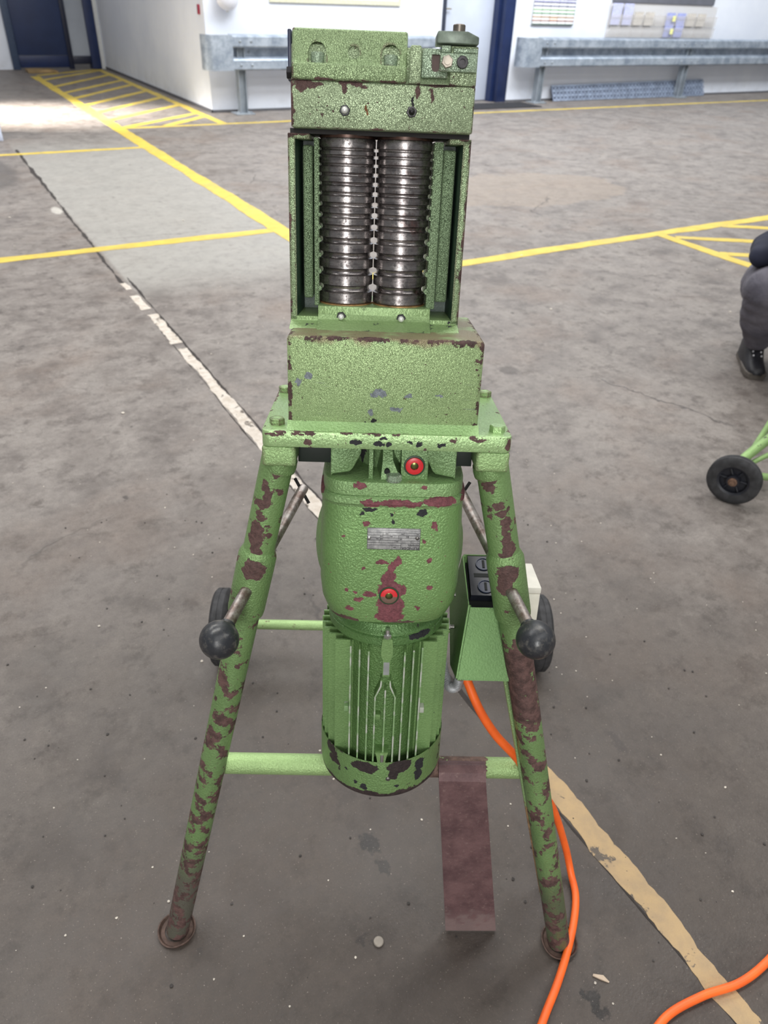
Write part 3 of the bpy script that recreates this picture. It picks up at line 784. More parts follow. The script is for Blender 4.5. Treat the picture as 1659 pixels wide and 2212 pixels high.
# --- gear housing and base plate
bm = new_bm(); box(bm, -.1462, .1348, .018, .218, .0193, .1545, .006, 3); mp('gear_housing', bm, BOX)
bm = new_bm(); prism(bm, [(.0185, .0190), (.0185, .031), (.0155, .0275), (.009, .0225), (.004, .0195)], 0, -.1470, .1356); mp('weld_skirt', bm, SKIRT)
bm = new_bm()
t = bmesh.new(); pts = []
for (cx, cy, a0) in ((.1735, .012, -PI / 2), (.1735, .223, 0), (-.172, .223, PI / 2), (-.172, .012, PI)):
    for i in range(7):
        a = a0 + i * PI / 12; pts.append((cx + .012 * math.cos(a), cy + .012 * math.sin(a)))
t.free()
prism(bm, pts, 2, -.0052, .0193, .0015)
plate = mp('base_plate', bm, PLATE)
for x, y, m_ in ((-.1645, .035, BLOCKM), (.1665, .030, PLATE), (.1730, .222, BLOCKM), (-.1715, .213, BLOCKM)):
    bm = new_bm(); hexhead(bm, (x, y, .0193), (0, 0, 1), .0205, .0095, .35); mp('hex_bolt', bm, m_, plate)

# --- legs
LT = Vector((-.163, .032, -.03)); LF = LO(-.3526, .6574, 0); RT = Vector((.163, .032, -.03)); RF = LO(.3633, .6662, 0)
for T, F, mt, nm in ((LT, LF, LEGM, 'left'), (RT, RF, LEGR, 'right')):
    at = lambda s: T + (F - T) * s
    d = (F - T).normalized(); Ln = (F - T).length
    u, w = frame(d)
    bm = new_bm()
    loft(bm, [circ(at(-.01), u, w, .0256, 28), circ(at(.9965), u, w, .0250, 28)])
    leg = mp('front_leg', bm, mt)
    bm = new_bm()
    sh_ = .0 if nm == 'left' else -.006
    prof = [(.0252, .137 + sh_), (.0278, .142 + sh_), (.0312, .149 + sh_), (.0316, .16 + sh_), (.0312, .238 + sh_), (.0304, .244 + sh_), (.0252, .246 + sh_)]
    loft(bm, [circ(at(s), u, w, r, 28) for r, s in prof], cap=False)
    mp('leg_sleeve', bm, SLEEVE, leg)
    sx = -1 if nm == 'left' else 1
    bm = new_bm()
    x0, x1 = sorted((sx * .1845, sx * .1345)); box(bm, x0, x1, .002, .060, -.037, -.0054, .004, 3)
    mp('leg_block', bm, BLOCKM, leg)
    bm = new_bm(); c0 = Vector((sx * .160, .031, -.034))
    loft(bm, [circ(c0, u, w, .0262, 24), circ(c0 + d * .010, u, w, .0266, 24), circ(c0 + d * .018, u, w, .0257, 24)]); mp('weld_collar', bm, SLEEVE, leg)
    # foot ring on the floor
    wf = P0 + KM * (MR @ F); wf.z = 0
    bm = new_bm()
    def wring(r, z): return [tuple(LW(wf + Vector((r * math.cos(2 * PI * i / 36), r * math.sin(2 * PI * i / 36), z + .0025 * math.sin(3 * 2 * PI * i / 36) * (z > .004))))) for i in range(36)]
    loft(bm, [wring(.024, .0005), wring(.0318, .0005), wring(.0345, .008), wring(.0322, .0085), wring(.029, .003), wring(.022, .003)], cap=False)
    mp('foot_ring', bm, simple('rusty_foot_ring', lin(84, 66, 58), 0.7, 0.2, 0.35, 80), leg)
for sx in (-1, 1):
    a = Vector((sx * .160, .205, -.004)); b = LO(sx * .345 + .0, 1.372 + sx * .012, .112)
    bm = new_bm(); rod(bm, a, b, .019, 22); rl = mp('rear_leg', bm, LEGM)
    bm = new_bm(); x0, x1 = sorted((sx * .1845, sx * .1345)); box(bm, x0, x1, .175, .233, -.037, -.0054, .004, 2); mp('leg_block', bm, BLOCKM, rl)
for x0, x1 in ((-.136, -.0836), (.1086, .136)):
    bm = new_bm(); box(bm, x0, x1, .056, .064, -.049, -.0054, .001); mp('cross_beam', bm, simple('dark_green_beam', lin(24, 34, 28), 0.6))  # unlit gloom under the plate is put into this near-black green
bm = new_bm(); box(bm, -.135, .135, .196, .226, -.034, -.0054, .002); mp('rear_beam', bm, simple('dark_green_beam', lin(44, 62, 50), 0.5), label='dark green rear cross beam')

# --- handle bars through the sleeves
knob_m = NT('worn_black_knob')
kc = knob_m.mix(knob_m.ramp(knob_m.noise(70, 6, 0.7), 0.48, 0.72), lin(44, 46, 50), lin(92, 90, 86))
knob_m = knob_m.set(kc, knob_m.ramp(knob_m.noise(50, 5), 0.3, 0.7, 0.25, 0.5), 0, knob_m.bump(knob_m.noise(140, 4), 0.25, 0.001))
rodm = NT('rubbed_handle_steel')
rcx = rodm.mix(rodm.ramp(rodm.noise(40, 6, 0.7), 0.35, 0.65), lin(112, 94, 86), lin(172, 166, 162))
rodm = rodm.set(rcx, 0.42, 0.7, rodm.bump(rodm.noise(160, 4), 0.2, 0.001))
OC = Vector((0, 0, HC)); QH = 0.868
def toward(p, q):                # slide a measured point along its line of sight
    p = OC + q * (Vector(p) - OC); return LO(p.x, p.y, p.z)
for far, near, pin in (((-.151, 1.129, .691), (-.229, .750, .677), ((-.012, .01, .017), (.012, -.01, -.017))), ((.140, 1.133, .696), (.2262, .762, .6926), ((.012, .01, .017), (-.012, -.01, -.017)))):
    a = toward(far, QH); b = toward(near, QH); d = (b - a).normalized()
    bm = new_bm(); rod(bm, a, b - d * .02, .0095 * QH / KM, 20); hb = mp('handle_bar', bm, rodm)
    bm = new_bm(); ball(bm, b, .0285 * QH / KM, su=32, sv=20)
    rod(bm, b - d * .033, b - d * .024, .0125)
    mp('ball_knob', bm, knob_m, hb)
    c = Vector(far) + (Vector(near) - Vector(far)).normalized() * .008
    bm = new_bm(); rod(bm, toward(c + Vector(pin[0]) * 1.15, QH), toward(c + Vector(pin[1]) * 1.15, QH), .0032, 10); mp('cross_pin', bm, darksteel, hb)

# --- crossbar, pedal, axle, wheels
bm = new_bm(); rod(bm, LO(-.255, .744, .396), LO(.257, .7592, .396), .0172 / KM, 26); mp('crossbar', bm, BARM)
bm = new_bm()
ped = [((.1075, .762, .410), (.1845, .764, .410)), ((.1075, .749, .4155), (.1845, .751, .4155)), ((.1075, .737, .412), (.1845, .739, .412)), ((.108, .729, .400), (.185, .731, .400)), ((.150, .681, .0045), (.2455, .6845, .0045))]
rings = []
for (p, q) in ped:
    p = Vector(p); q = Vector(q); n_ = Vector((0, -.006, .002))
    rings.append([LO(*p), LO(*q), LO(*(q + n_)), LO(*(p + n_))])
loft(bm, [[tuple(v) for v in r] for r in rings]); mp('pedal_plate', bm, PEDM, smooth=25, label='rusty flat pedal plate')
bm = new_bm(); rod(bm, LO(-.385, 1.358, .110), LO(.395, 1.384, .110), .0128 / KM, 22); ax = mp('axle', bm, BARA)
tyre_m = simple('dusty_black_tyre', lin(48, 48, 50), 0.75, 0, 0.35, 40, 0.3, 200)
ax_dir = (H(.395, 1.384) - H(-.395, 1.356)).normalized()
def wheel(c, d, R, wdt, parent, add, hubm):
    """tyre with tread groove, spoked hub and axle nut; d is the outward axle direction"""
    d = Vector(d).normalized(); c = Vector(c)
    bm = new_bm(); h = wdt / 2
    lathe(bm, [(R * .60, -h * .8), (R * .78, -h), (R * .93, -h * .85), (R, -h * .55), (R, -h * .08), (R * .985, -h * .05), (R * .985, h * .05), (R, h * .08), (R, h * .55), (R * .93, h * .85), (R * .78, h), (R * .60, h * .8)], c, d, 56, cap=False)
    ty = add('tyre', bm, tyre_m, parent)
    bm = new_bm()
    lathe(bm, [(R * .60, -h * .8), (R * .52, -h * .6), (R * .52, h * .6), (R * .60, h * .8)], c, d, 48, cap=False)
    lathe(bm, [(R * .24, -h), (R * .24, h)], c, d, 28)
    u, w = frame(d)
    for i in range(6):
        a = i * PI / 3; e = u * math.cos(a) + w * math.sin(a)
        rod(bm, c + e * R * .22, c + e * R * .54, R * .055, 8)
    lathe(bm, [(R * .2, -h * .2), (R * .54, -h * .2), (R * .54, -h * .1), (R * .2, -h * .1)], c, d, 32, cap=False)
    hb = add('wheel_hub', bm, hubm, ty)
    bm = new_bm(); lathe(bm, [(R * .17, h * .9), (R * .17, h * 1.15), (R * .10, h * 1.2), (R * .10, h * 1.5)], c, d, 24)
    add('axle_nut', bm, simple('rusty_axle_nut', lin(122, 96, 80), 0.6, 0.4, 0.3, 120), ty)
hub_m = simple('black_wheel_hub', lin(30, 32, 40), 0.5)
MIv = MI
for c, s in ((LO(-.400, 1.357, .1), -1), (LO(.412, 1.384, .1), 1)):
    wheel(c, MI @ (ax_dir * s), .0995 / KM, .045 / KM, ax, lambda nm, b_, m_, p_: mp(nm, b_, m_, p_ if p_ is not ax else None), hub_m)
bm = new_bm()
for s0, s1 in ((.33, .88),):
    a = RT + (RF - RT) * s0 + Vector((-.030, .020, 0)); b = RT + (RF - RT) * s1 + Vector((-.021, .020, 0))
    rod(bm, a, b, .0045, 8)
mp('brace_strip', bm, paint('brace_green', lin(150, 182, 124), 0.70, 30, lin(150, 120, 88), grad=((2, zl(-.76), zl(-.82), .3),)))

# --- gear motor
XA, YA = .0145, .125
def sel(a, b, n_, z, k=96):
    out = []
    for i in range(k):
        t = 2 * PI * i / k; c, s_ = math.cos(t), math.sin(t)
        out.append((XA + a * math.copysign(abs(c) ** (2 / n_), c), YA + b * math.copysign(abs(s_) ** (2 / n_), s_), z))
    return out
bm = new_bm(); loft(bm, [sel(.108, .111, 5.5, -.0605), sel(.1105, .1145, 5.5, -.0625), sel(.1115, .116, 5.5, -.066), sel(.1115, .116, 5.5, -.0835), sel(.1105, .115, 5.5, -.0842), sel(.1118, .1165, 5.5, -.0850), sel(.1155, .1195, 5.5, -.0875), sel(.1160, .1205, 5.5, -.0960), sel(.1140, .1190, 5.5, -.0985), sel(.1135, .1185, 5.5, -.102)])
mp('gearbox_ring', bm, RING)
bm = new_bm()
loft(bm, [sel(.1135, .1185, 5.5, -.1005), sel(.1145, .120, 5.5, -.13), sel(.1165, .1215, 5.5, -.19), sel(.1165, .1215, 5.5, -.25), sel(.114, .1205, 5.0, -.28), sel(.1085, .1185, 4.0, -.303), sel(.1065, .117, 3.6, -.3115), sel(.1035, .113, 2.8, -.3135)])
for sx in (-1, 1):
    ball(bm, (XA + sx * .094, YA, -.215), .034, .072, .082, 32, 24)
gb = mp('gearbox', bm, GEAR, smooth=50)
bm = new_bm()
lathe(bm, [(.084, -.0042), (.084, -.0125), (.062, -.0128), (.060, -.062)], (XA, YA, 0), n=56)
mp('lantern_core', bm, LANT)
bm = new_bm()
prism(bm, [(-.0805, -.0052), (-.037, -.0052), (-.037, -.022), (-.0495, -.046), (-.0545, -.0515), (-.0805, -.0560), (-.0835, -.061), (-.0835, -.0052)], 1, .026, .075, .002)
mp('lantern_pillar', bm, LANT)
bm = new_bm()
prism(bm, [(.1055, -.0052), (.0610, -.0052), (.0610, -.022), (.0725, -.047), (.0780, -.0520), (.1055, -.0570), (.1085, -.061), (.1085, -.0052)], 1, .026, .075, .002)
mp('lantern_pillar', bm, LANT)
for x0, x1 in ((-.0835, -.04), (.066, .1085)):
    bm = new_bm(); box(bm, x0, x1, .175, .225, -.061, -.0054, .002); mp('lantern_pillar', bm, LANT)
bm = new_bm(); box(bm, -.0255, -.0185, .022, .07, -.0625, -.0125, .001); mp('lantern_rib', bm, LANT)
bm = new_bm()
loft(bm, [[(-.004, .045, -.013), (.010, .045, -.013), (.012, .07, -.013), (-.006, .07, -.013)], [(-.004, .034, -.035), (.012, .034, -.035), (.016, .07, -.035), (-.008, .07, -.035)], [(-.006, .022, -.056), (.022, .022, -.056), (.028, .07, -.056), (-.012, .07, -.056)], [(-.006, .020, -.062), (.022, .020, -.062), (.028, .07, -.062), (-.012, .07, -.062)]])
boss = mp('lantern_boss', bm, LANT)
bm = new_bm(); rod(bm, (.003, .032, -.0485), (.003, .0235, -.0495), .0045, 14); mp('boss_hole', bm, hole_m, boss)
bm = new_bm(); box(bm, .0240, .0660, .026, .07, -.0625, -.0130, .0015); pb = mp('plug_boss', bm, LANT)
def plug(x, y, z, m_, par, s=1.0):
    bm = new_bm(); lathe(bm, [(.0165 * s, 0), (.0165 * s, .002), (.0140 * s, .0022), (.0138 * s, .001)], (x, y, z), (0, -1, 0), 36); o = mp('plug_seat', bm, simple('dark_green_seat', lin(40, 64, 40), 0.35), par)
    bm = new_bm(); lathe(bm, [(.0136 * s, .0005), (.0136 * s, .0035), (.0125 * s, .004), (.0062 * s, .004), (.0060 * s, .001)], (x, y, z), (0, -1, 0), 36, cap=False); mp('oil_plug', bm, m_, par, label='red plastic oil plug ring')
    bm = new_bm(); hexhead(bm, (x, y, z), (0, -1, 0), .0108 * s, .0022, .4); mp('plug_socket', bm, simple('brass_socket', lin(104, 108, 62), 0.25, 0.8), par)
plug(.0445, .0262, -.0385, redp, pb)
plug(.0133, .0048, -.2570, redworn, gb)
bm = new_bm(); lathe(bm, [(.0125, 0), (.0125, .0015)], (.0135, .020, -.0612), n=24); hexhead(bm, (.0135, .020, -.0600), (0, 0, 1), .0215, .009, .25); mp('flange_bolt', bm, PALE)
# rating plate, upside down as mounted
npm = NT('scuffed_aluminium_plate')
npc = npm.mix(npm.ramp(npm.noise(110, 6, 0.7), 0.35, 0.7), lin(150, 150, 150), lin(196, 196, 194))
npm = npm.set(npc, 0.4, 0.3)
bm = new_bm(); box(bm, -.0248, .0585, .0026, .0045, -.1722, -.1352, .0004); npo = mp('rating_plate', bm, npm, label='scuffed silver rating plate mounted upside down')
ink = simple('black_print', lin(40, 40, 42), 0.6)
bm = new_bm()
yp = .0025
def hl(z, x0=-.0243, x1=.058): box(bm, x0, x1, yp - .0002, yp + .0002, z - .00022, z + .00022)
def vl(x, z0, z1): box(bm, x - .00022, x + .00022, yp - .0002, yp + .0002, z0, z1)
for z in (-.1385, -.1420, -.1470, -.1515, -.1560, -.1602, -.1645): hl(z, x1=.058 if z > -.1615 else .0285)
hl(-.1358); hl(-.1718); vl(-.0243, -.1718, -.1358); vl(.058, -.1718, -.1358); vl(.0285, -.1718, -.1602)
for x, z0, z1 in ((0.0, -.1470, -.1420), (.033, -.1470, -.1420), (0.0, -.1515, -.1470), (.0245, -.1515, -.1470), (.040, -.1515, -.1470), (-.0045, -.156, -.1515), (.0245, -.156, -.1515), (-.006, -.1602, -.156), (.019, -.1602, -.156), (.044, -.1602, -.156), (.0145, -.1718, -.1645)): vl(x, z0, z1)
for x, z in ((.0545, -.1448), (.006, -.1448), (.030, -.1448), (.053, -.1492), (-.003, -.1492), (.038, -.1492), (.013, -.1492), (.028, -.1537), (-.002, -.1537), (-.009, -.1537), (.0225, -.158), (.0185, -.1682)):
    for k in range(3): box(bm, x - .0018 + k * .0014, x - .0009 + k * .0014, yp - .0002, yp + .0002, z - .0007, z + .0009)
mp('plate_ruling', bm, ink, npo, smooth=0)
def text_bm(s, size, ext=0.0002):
    cu = bpy.data.curves.new('t', 'FONT'); cu.body = s; cu.size = size; cu.extrude = ext; cu.align_x = 'CENTER'; cu.align_y = 'CENTER'; cu.resolution_u = 3
    to = bpy.data.objects.new('t', cu); COL.objects.link(to); bpy.context.view_layer.update()
    me = bpy.data.meshes.new_from_object(to.evaluated_get(bpy.context.evaluated_depsgraph_get()))
    b_ = bmesh.new(); b_.from_mesh(me); bpy.data.objects.remove(to); bpy.data.curves.remove(cu); bpy.data.meshes.remove(me)
    return b_
for s, size, z, sx_, bold in (('FLENDER', .0056, -.1692, 1.22, 2), ('HIMMEL', .0046, -.1637, 1.15, 1)):
    b_ = text_bm(s, size)
    xs = [v.co.x for v in b_.verts]; ys = [v.co.y for v in b_.verts]; mx = (max(xs) + min(xs)) / 2; my = (max(ys) + min(ys)) / 2
    right = .0570; half = (max(xs) - min(xs)) / 2 * sx_
    for v in b_.verts:
        lx, ly, lz_ = (v.co.x - mx) * sx_, v.co.y - my, v.co.z
        v.co = (right - half - lx, yp - .0002 - lz_, z - ly)
    mp('plate_lettering', b_, ink, npo, smooth=0)
for x, z, m_ in ((-.0218, -.1523, bright), (.0538, -.1513, steel)):
    bm = new_bm(); ball(bm, (x, .0026, z), .0033, .0016, .0033, 16, 10); mp('rivet', bm, m_, npo)
# motor
bm = new_bm(); lathe(bm, [(.097, -.3125), (.0985, -.320), (.0945, -.331), (.0975, -.3395), (.1035, -.345), (.1040, -.3485), (.1010, -.3505), (.1045, -.3525), (.1045, -.3665), (.1025, -.3685), (.096, -.371)], (XA, YA, 0), n=72); mp('motor_flange', bm, BELL)
bm = new_bm(); lathe(bm, [(.096, -.370), (.0955, -.66)], (XA, YA, 0), n=64); stat = mp('motor_body', bm, STAT)
def fin(x0, x1, y0, y1, z0, z1, tipaxis, tipside):
    bm = new_bm(); box(bm, x0, x1, y0, y1, z0, z1)
    for f_ in bm.faces:
        c = f_.normal
        if (tipaxis == 1 and c.y * tipside > .9) or (tipaxis == 0 and c.x * tipside > .9): f_.material_index = 1
    mp('cooling_fin', bm, FINM, stat, smooth=0, mats=[FINM, TIPM])
RE = .1165
for side in (-1, 1):
    for i in range(-4, 5):
        xo = i * .0155
        if side < 0 and i in (-1, 1):
            continue
        ye = math.sqrt(RE ** 2 - xo ** 2) if abs(i) < 4 else .098
        yb = math.sqrt(.0955 ** 2 - xo ** 2) - .004
        y0, y1 = sorted((YA + side * yb, YA + side * ye))
        top = -.374 if not (i == 0 and side < 0) else -.452
        fin(XA + xo - .0014, XA + xo + .0014, y0, y1, -.632, top, 1, side)
    for k in range(9):
        yo = -.0745 + k * .0186
        xe = math.sqrt(RE ** 2 - yo ** 2); xb = math.sqrt(max(.0955 ** 2 - yo ** 2, 0)) - .004
        x0, x1 = sorted((XA + side * xb, XA + side * xe))
        fin(x0, x1, YA + yo - .0018, YA + yo + .0018, -.632, -.376, 0, side)
# the two forked fins either side of the front lug
for s in (-1, 1):
    bm = new_bm()
    pts_ = [(XA + s * .0075, -.432), (XA + s * .0085, -.445), (XA + s * .0175, -.468), (XA + s * .0175, -.632)]
    for (p, q) in zip(pts_, pts_[1:]):
        for yy0, yy1 in ((YA - .1155, YA - .090),):
            loft(bm, [[(p[0] - .0014, yy0, p[1]), (p[0] + .0014, yy0, p[1]), (p[0] + .0014, yy1, p[1]), (p[0] - .0014, yy1, p[1])], [(q[0] - .0014, yy0, q[1]), (q[0] + .0014, yy0, q[1]), (q[0] + .0014, yy1, q[1]), (q[0] - .0014, yy1, q[1])]])
    for f_ in bm.faces:
        if f_.normal.y < -.9: f_.material_index = 1
    mp('cooling_fin', bm, FINM, stat, smooth=0, mats=[FINM, TIPM])
bm = new_bm(); loft(bm, [[(XA + dx, yy, z) for dx, yy in ((-hw, .0105), (hw, .0105), (hw, .035), (-hw, .035))] for hw, z in ((.0085, -.348), (.0100, -.366), (.0098, -.380), (.0066, -.390), (.0062, -.424))])
lug = mp('motor_lug', bm, FINM, stat)
bm = new_bm(); hexhead(bm, (XA, .018, -.348), (0, 0, 1), .0125, .007); rod(bm, (XA, .018, -.342), (XA, .018, -.332), .0038); mp('flange_nut', bm, bright)
bm = new_bm(); box(bm, XA - .0050, XA + .0050, .0095, .0106, -.420, -.394); mp('lug_face', bm, simple('bare_lug', lin(158, 162, 160), 0.4, 0.3), stat)
for xo, z in ((-.0145 + .003, -.520),):
    bm = new_bm(); box(bm, XA + xo - .005, XA + xo + .005, .018, .034, z - .006, z + .006, .001); mp('fin_pad', bm, FINM, stat)
for sx in (-1, 1):
    bm = new_bm(); box(bm, XA + sx * .0685 - .004, XA + sx * .0685 + .004, .035, .056, -.522, -.510, .001); mp('fin_pad', bm, TIPM, stat)
# fan cowl: open shell over the fin ends
bm = new_bm(); lathe(bm, [(.1165, -.616), (.1185, -.6145), (.1185, -.685), (.1165, -.697), (.110, -.7065), (.100, -.711), (.03, -.713), (.03, -.7105), (.1, -.708), (.1085, -.704), (.1155, -.694), (.1168, -.68), (.1165, -.616)], (XA, YA, 0), n=80, cap=False)
cw = mp('fan_cowl', bm, COWL)
bm = new_bm(); lathe(bm, [(.03, -.7115), (.012, -.709), (.0001, -.709)], (XA, YA, 0), n=30); mp('cowl_hub', bm, hole_m, cw)
bm = new_bm(); loft(bm, [[(XA - .002 + dx, yy, z) for dx, yy in ((-hw, .0068), (hw, .0068), (hw, .03), (-hw, .03))] for hw, z in ((.0115, -.592), (.0095, -.600), (.0065, -.618))]); cl_ = mp('cowl_clip', bm, FINM, cw)
bm = new_bm(); rod(bm, (XA - .001, .0075, -.612), (XA - .001, .0075, -.596), .0035, 12); mp('clip_screw', bm, bright, cw)
bm = new_bm(); lathe(bm, [(.0045, 0), (.0045, .002), (.003, .003)], (XA + .012, .0075, -.6535), (0, -1, 0), 14); mp('cowl_screw', bm, steel, cw)

n_before = set(bpy.data.objects)
# --- switch housing on the right leg, with sockets, junction box, conduit
bm = new_bm()
prof_ = [(.014, -.282), (-.036, -.394), (.045, -.424), (.118, -.335), (.118, -.238)]
def yzx(t_): return t_
A = [(.1465, *prof_[0]), (.1285, *prof_[1]), (.1285, *prof_[2]), (.127, *prof_[3]), (.1435, *prof_[4])]
Bq = [(.235, *prof_[0]), (.240, *prof_[1]), (.240, *prof_[2]), (.235, *prof_[3]), (.235, *prof_[4])]
t = bmesh.new(); va = [t.verts.new(p) for p in A]; vb = [t.verts.new(p) for p in Bq]
t.faces.new(va); t.faces.new(vb[::-1])
for i in range(4): t.faces.new((va[i], vb[i], vb[i + 1], va[i + 1]))
bmesh.ops.recalc_face_normals(t, faces=t.faces)
bmesh.ops.bevel(t, geom=[e for e in t.edges if not e.is_boundary], offset=.003, segments=2, affect='EDGES')
t.normal_update()
bmesh.ops.solidify(t, geom=t.faces[:], thickness=.0022)
merge(bm, t)
swb = mp('switch_housing', bm, BOXG)
# plane of the opening: from (.014,-.282) to (.118,-.238)
oy = Vector((0, .118 - .014, -.238 + .282)).normalized(); on = Vector((0, -oy.z, oy.y))
def OP(x, t_, h): return tuple(Vector((x, .014, -.282)) + oy * t_ + on * h)
def slab(bm, x0, x1, t0, t1, h0, h1):
    loft(bm, [[OP(x0, t0, h0), OP(x1, t0, h0), OP(x1, t1, h0), OP(x0, t1, h0)], [OP(x0, t0, h1), OP(x1, t0, h1), OP(x1, t1, h1), OP(x0, t1, h1)]])
bm = new_bm(); slab(bm, .152, .230, .022, .106, -.012, .004); so = mp('socket_block', bm, blackp, swb)
bm = new_bm(); slab(bm, .150, .232, .002, .108, -.05, -.013); mp('socket_body', bm, hole_m, swb)
sockm = simple('dark_blue_socket', lin(22, 34, 60), 0.35)
for t_ in (.040, .088):
    bm = new_bm(); u_ = Vector((1, 0, 0)); c_ = Vector(OP(.178, t_, .0042))
    loft(bm, [circ(c_, u_, oy, .0135, 28), circ(c_ + on * .002, u_, oy, .0135, 28), circ(c_ + on * .002, u_, oy, .0118, 28), circ(c_ - on * .0, u_, oy, .0115, 28)], cap=False)
    loft(bm, [circ(c_ + on * .0002, u_, oy, .0115, 28), circ(c_ + on * .0006, u_, oy, .0112, 28)])
    mp('round_socket', bm, sockm, swb)
    bm = new_bm(); loft(bm, [[OP(.176, t_ - .008, .0048), OP(.180, t_ - .008, .0048), OP(.180, t_ + .008, .0048), OP(.176, t_ + .008, .0048)], [OP(.176, t_ - .008, .006), OP(.180, t_ - .008, .006), OP(.180, t_ + .008, .006), OP(.176, t_ + .008, .006)]]); mp('socket_slot', bm, hole_m, swb)
bm = new_bm(); slab(bm, .160, .205, .060, .068, .0035, .0046); mp('socket_gap', bm, hole_m, swb)
for z, y in ((-.292, .07), (-.348, .055)):
    bm = new_bm(); rod(bm, (.131, y, z), (.118, y, z), .0035, 12); rod(bm, (.124, y, z), (.120, y, z), .006, 6); mp('housing_screw', bm, steel, swb)
bm = new_bm(); box(bm, .205, .272, .046, .132, -.330, -.2725, .003); jb_ = mp('junction_box', bm, simple('cream_plastic', lin(222, 218, 204), 0.45, 0, 0.05), label='cream plastic junction box')
bm = new_bm(); box(bm, .2055, .2725, .0455, .1325, -.2725, -.2600, .0025); mp('junction_lid', bm, simple('cream_lid', lin(226, 222, 210), 0.45, 0, 0.05), jb_)
bm = new_bm(); tube(bm, smooth_path([(.118, .10, -.44), (.122, .06, -.452), (.130, .03, -.458), (.140, .02, -.448), (.143, .015, -.425)], 14), .0095, 16, ripple=-.10); mp('conduit', bm, simple('grey_flexible_conduit', lin(160, 162, 164), 0.5, 0.3, 0.2), label='grey ribbed flexible conduit')

camL = LW((0, 0, HC)) - Vector(B0)
QS = 0.885 / KM
for o_ in set(bpy.data.objects) - n_before:
    for v in o_.data.vertices: v.co = camL + QS * (v.co - camL)

# ------------------------------------------------------------------ orange power cable
om = NT('orange_cable')
oc = om.mix(om.ramp(om.noise(25, 5), 0.35, 0.75), lin(255, 112, 40), lin(240, 100, 40))
oc = om.mix(om.ramp(om.noise(60, 6, 0.7), 0.60, 0.75, 0, 0.4), oc, lin(170, 90, 60))
om = om.set(oc, 0.45)
c0 = CAMP + .885 / .82 * (P0 + KM * (MR @ Vector((.151, .012, -.412))) - CAMP)
cr_ = .0071
pts = [c0, c0 + Vector((.003, 0, -.012))] + [H(*p) for p in ((.1600, .7590, .543), (.1915, .7520, .490), (.2335, .7500, .4345), (.281, .7790, .33), (.342, .817, .20), (.388, .815, .075), (.405, .790, .02), (.4095, .752, cr_ + .001), (.398, .705, cr_ + .001), (.376, .650, cr_ + .001), (.346, .59, cr_ + .001), (.311, .530, cr_ + .001), (.27, .45, cr_ + .001), (.26, .36, cr_ + .001), (.32, .30, cr_ + .001), (.40, .37, cr_ + .001), (.455, .465, cr_ + .001), (.521, .540, cr_ + .001), (.60, .580, cr_ + .001), (.68, .606, cr_ + .001), (.75, .648, cr_ + .001), (.84, .72, cr_ + .001), (1.0, .84, cr_ + .001))]
bm = new_bm(); tube(bm, smooth_path(pts, 10), cr_, 16)
thing(link('power_cable', bm, om), 'orange rubber power cable running from the switch housing across the concrete floor', 'cable')

# ------------------------------------------------------------------ guard rails along the back wall
galv = NT('galvanised_steel')
gc = galv.mix(galv.ramp(galv.noise(7, 7, 0.7), 0.3, 0.7), lin(132, 144, 160), lin(182, 192, 204))
galv = galv.set(gc, 0.42, 0.35, galv.bump(galv.noise(30, 4), 0.1, 0.002))
galvd = simple('galvanised_post', lin(146, 154, 162), 0.45, 0.3, 0.15, 8)
GZ = [(.895, 10.56), (.882, 10.475), (.870, 10.462), (.775, 10.462), (.762, 10.47), (.752, 10.56), (.742, 10.57), (.665, 10.57), (.655, 10.56), (.630, 10.47), (.615, 10.462), (.525, 10.462), (.512, 10.475), (.502, 10.56)]
def beam(bm, x0, x1, dz=0.0, dy=0.0):
    t = bmesh.new()
    a = [t.verts.new((x0, y + dy, z + dz)) for z, y in GZ]; b = [t.verts.new((x1, y + dy, z + dz)) for z, y in GZ]
    for i in range(len(GZ) - 1): t.faces.new((a[i], a[i + 1], b[i + 1], b[i]))
    bmesh.ops.recalc_face_normals(t, faces=t.faces); t.normal_update(); bmesh.ops.solidify(t, geom=t.faces[:], thickness=.004)
    merge(bm, t)
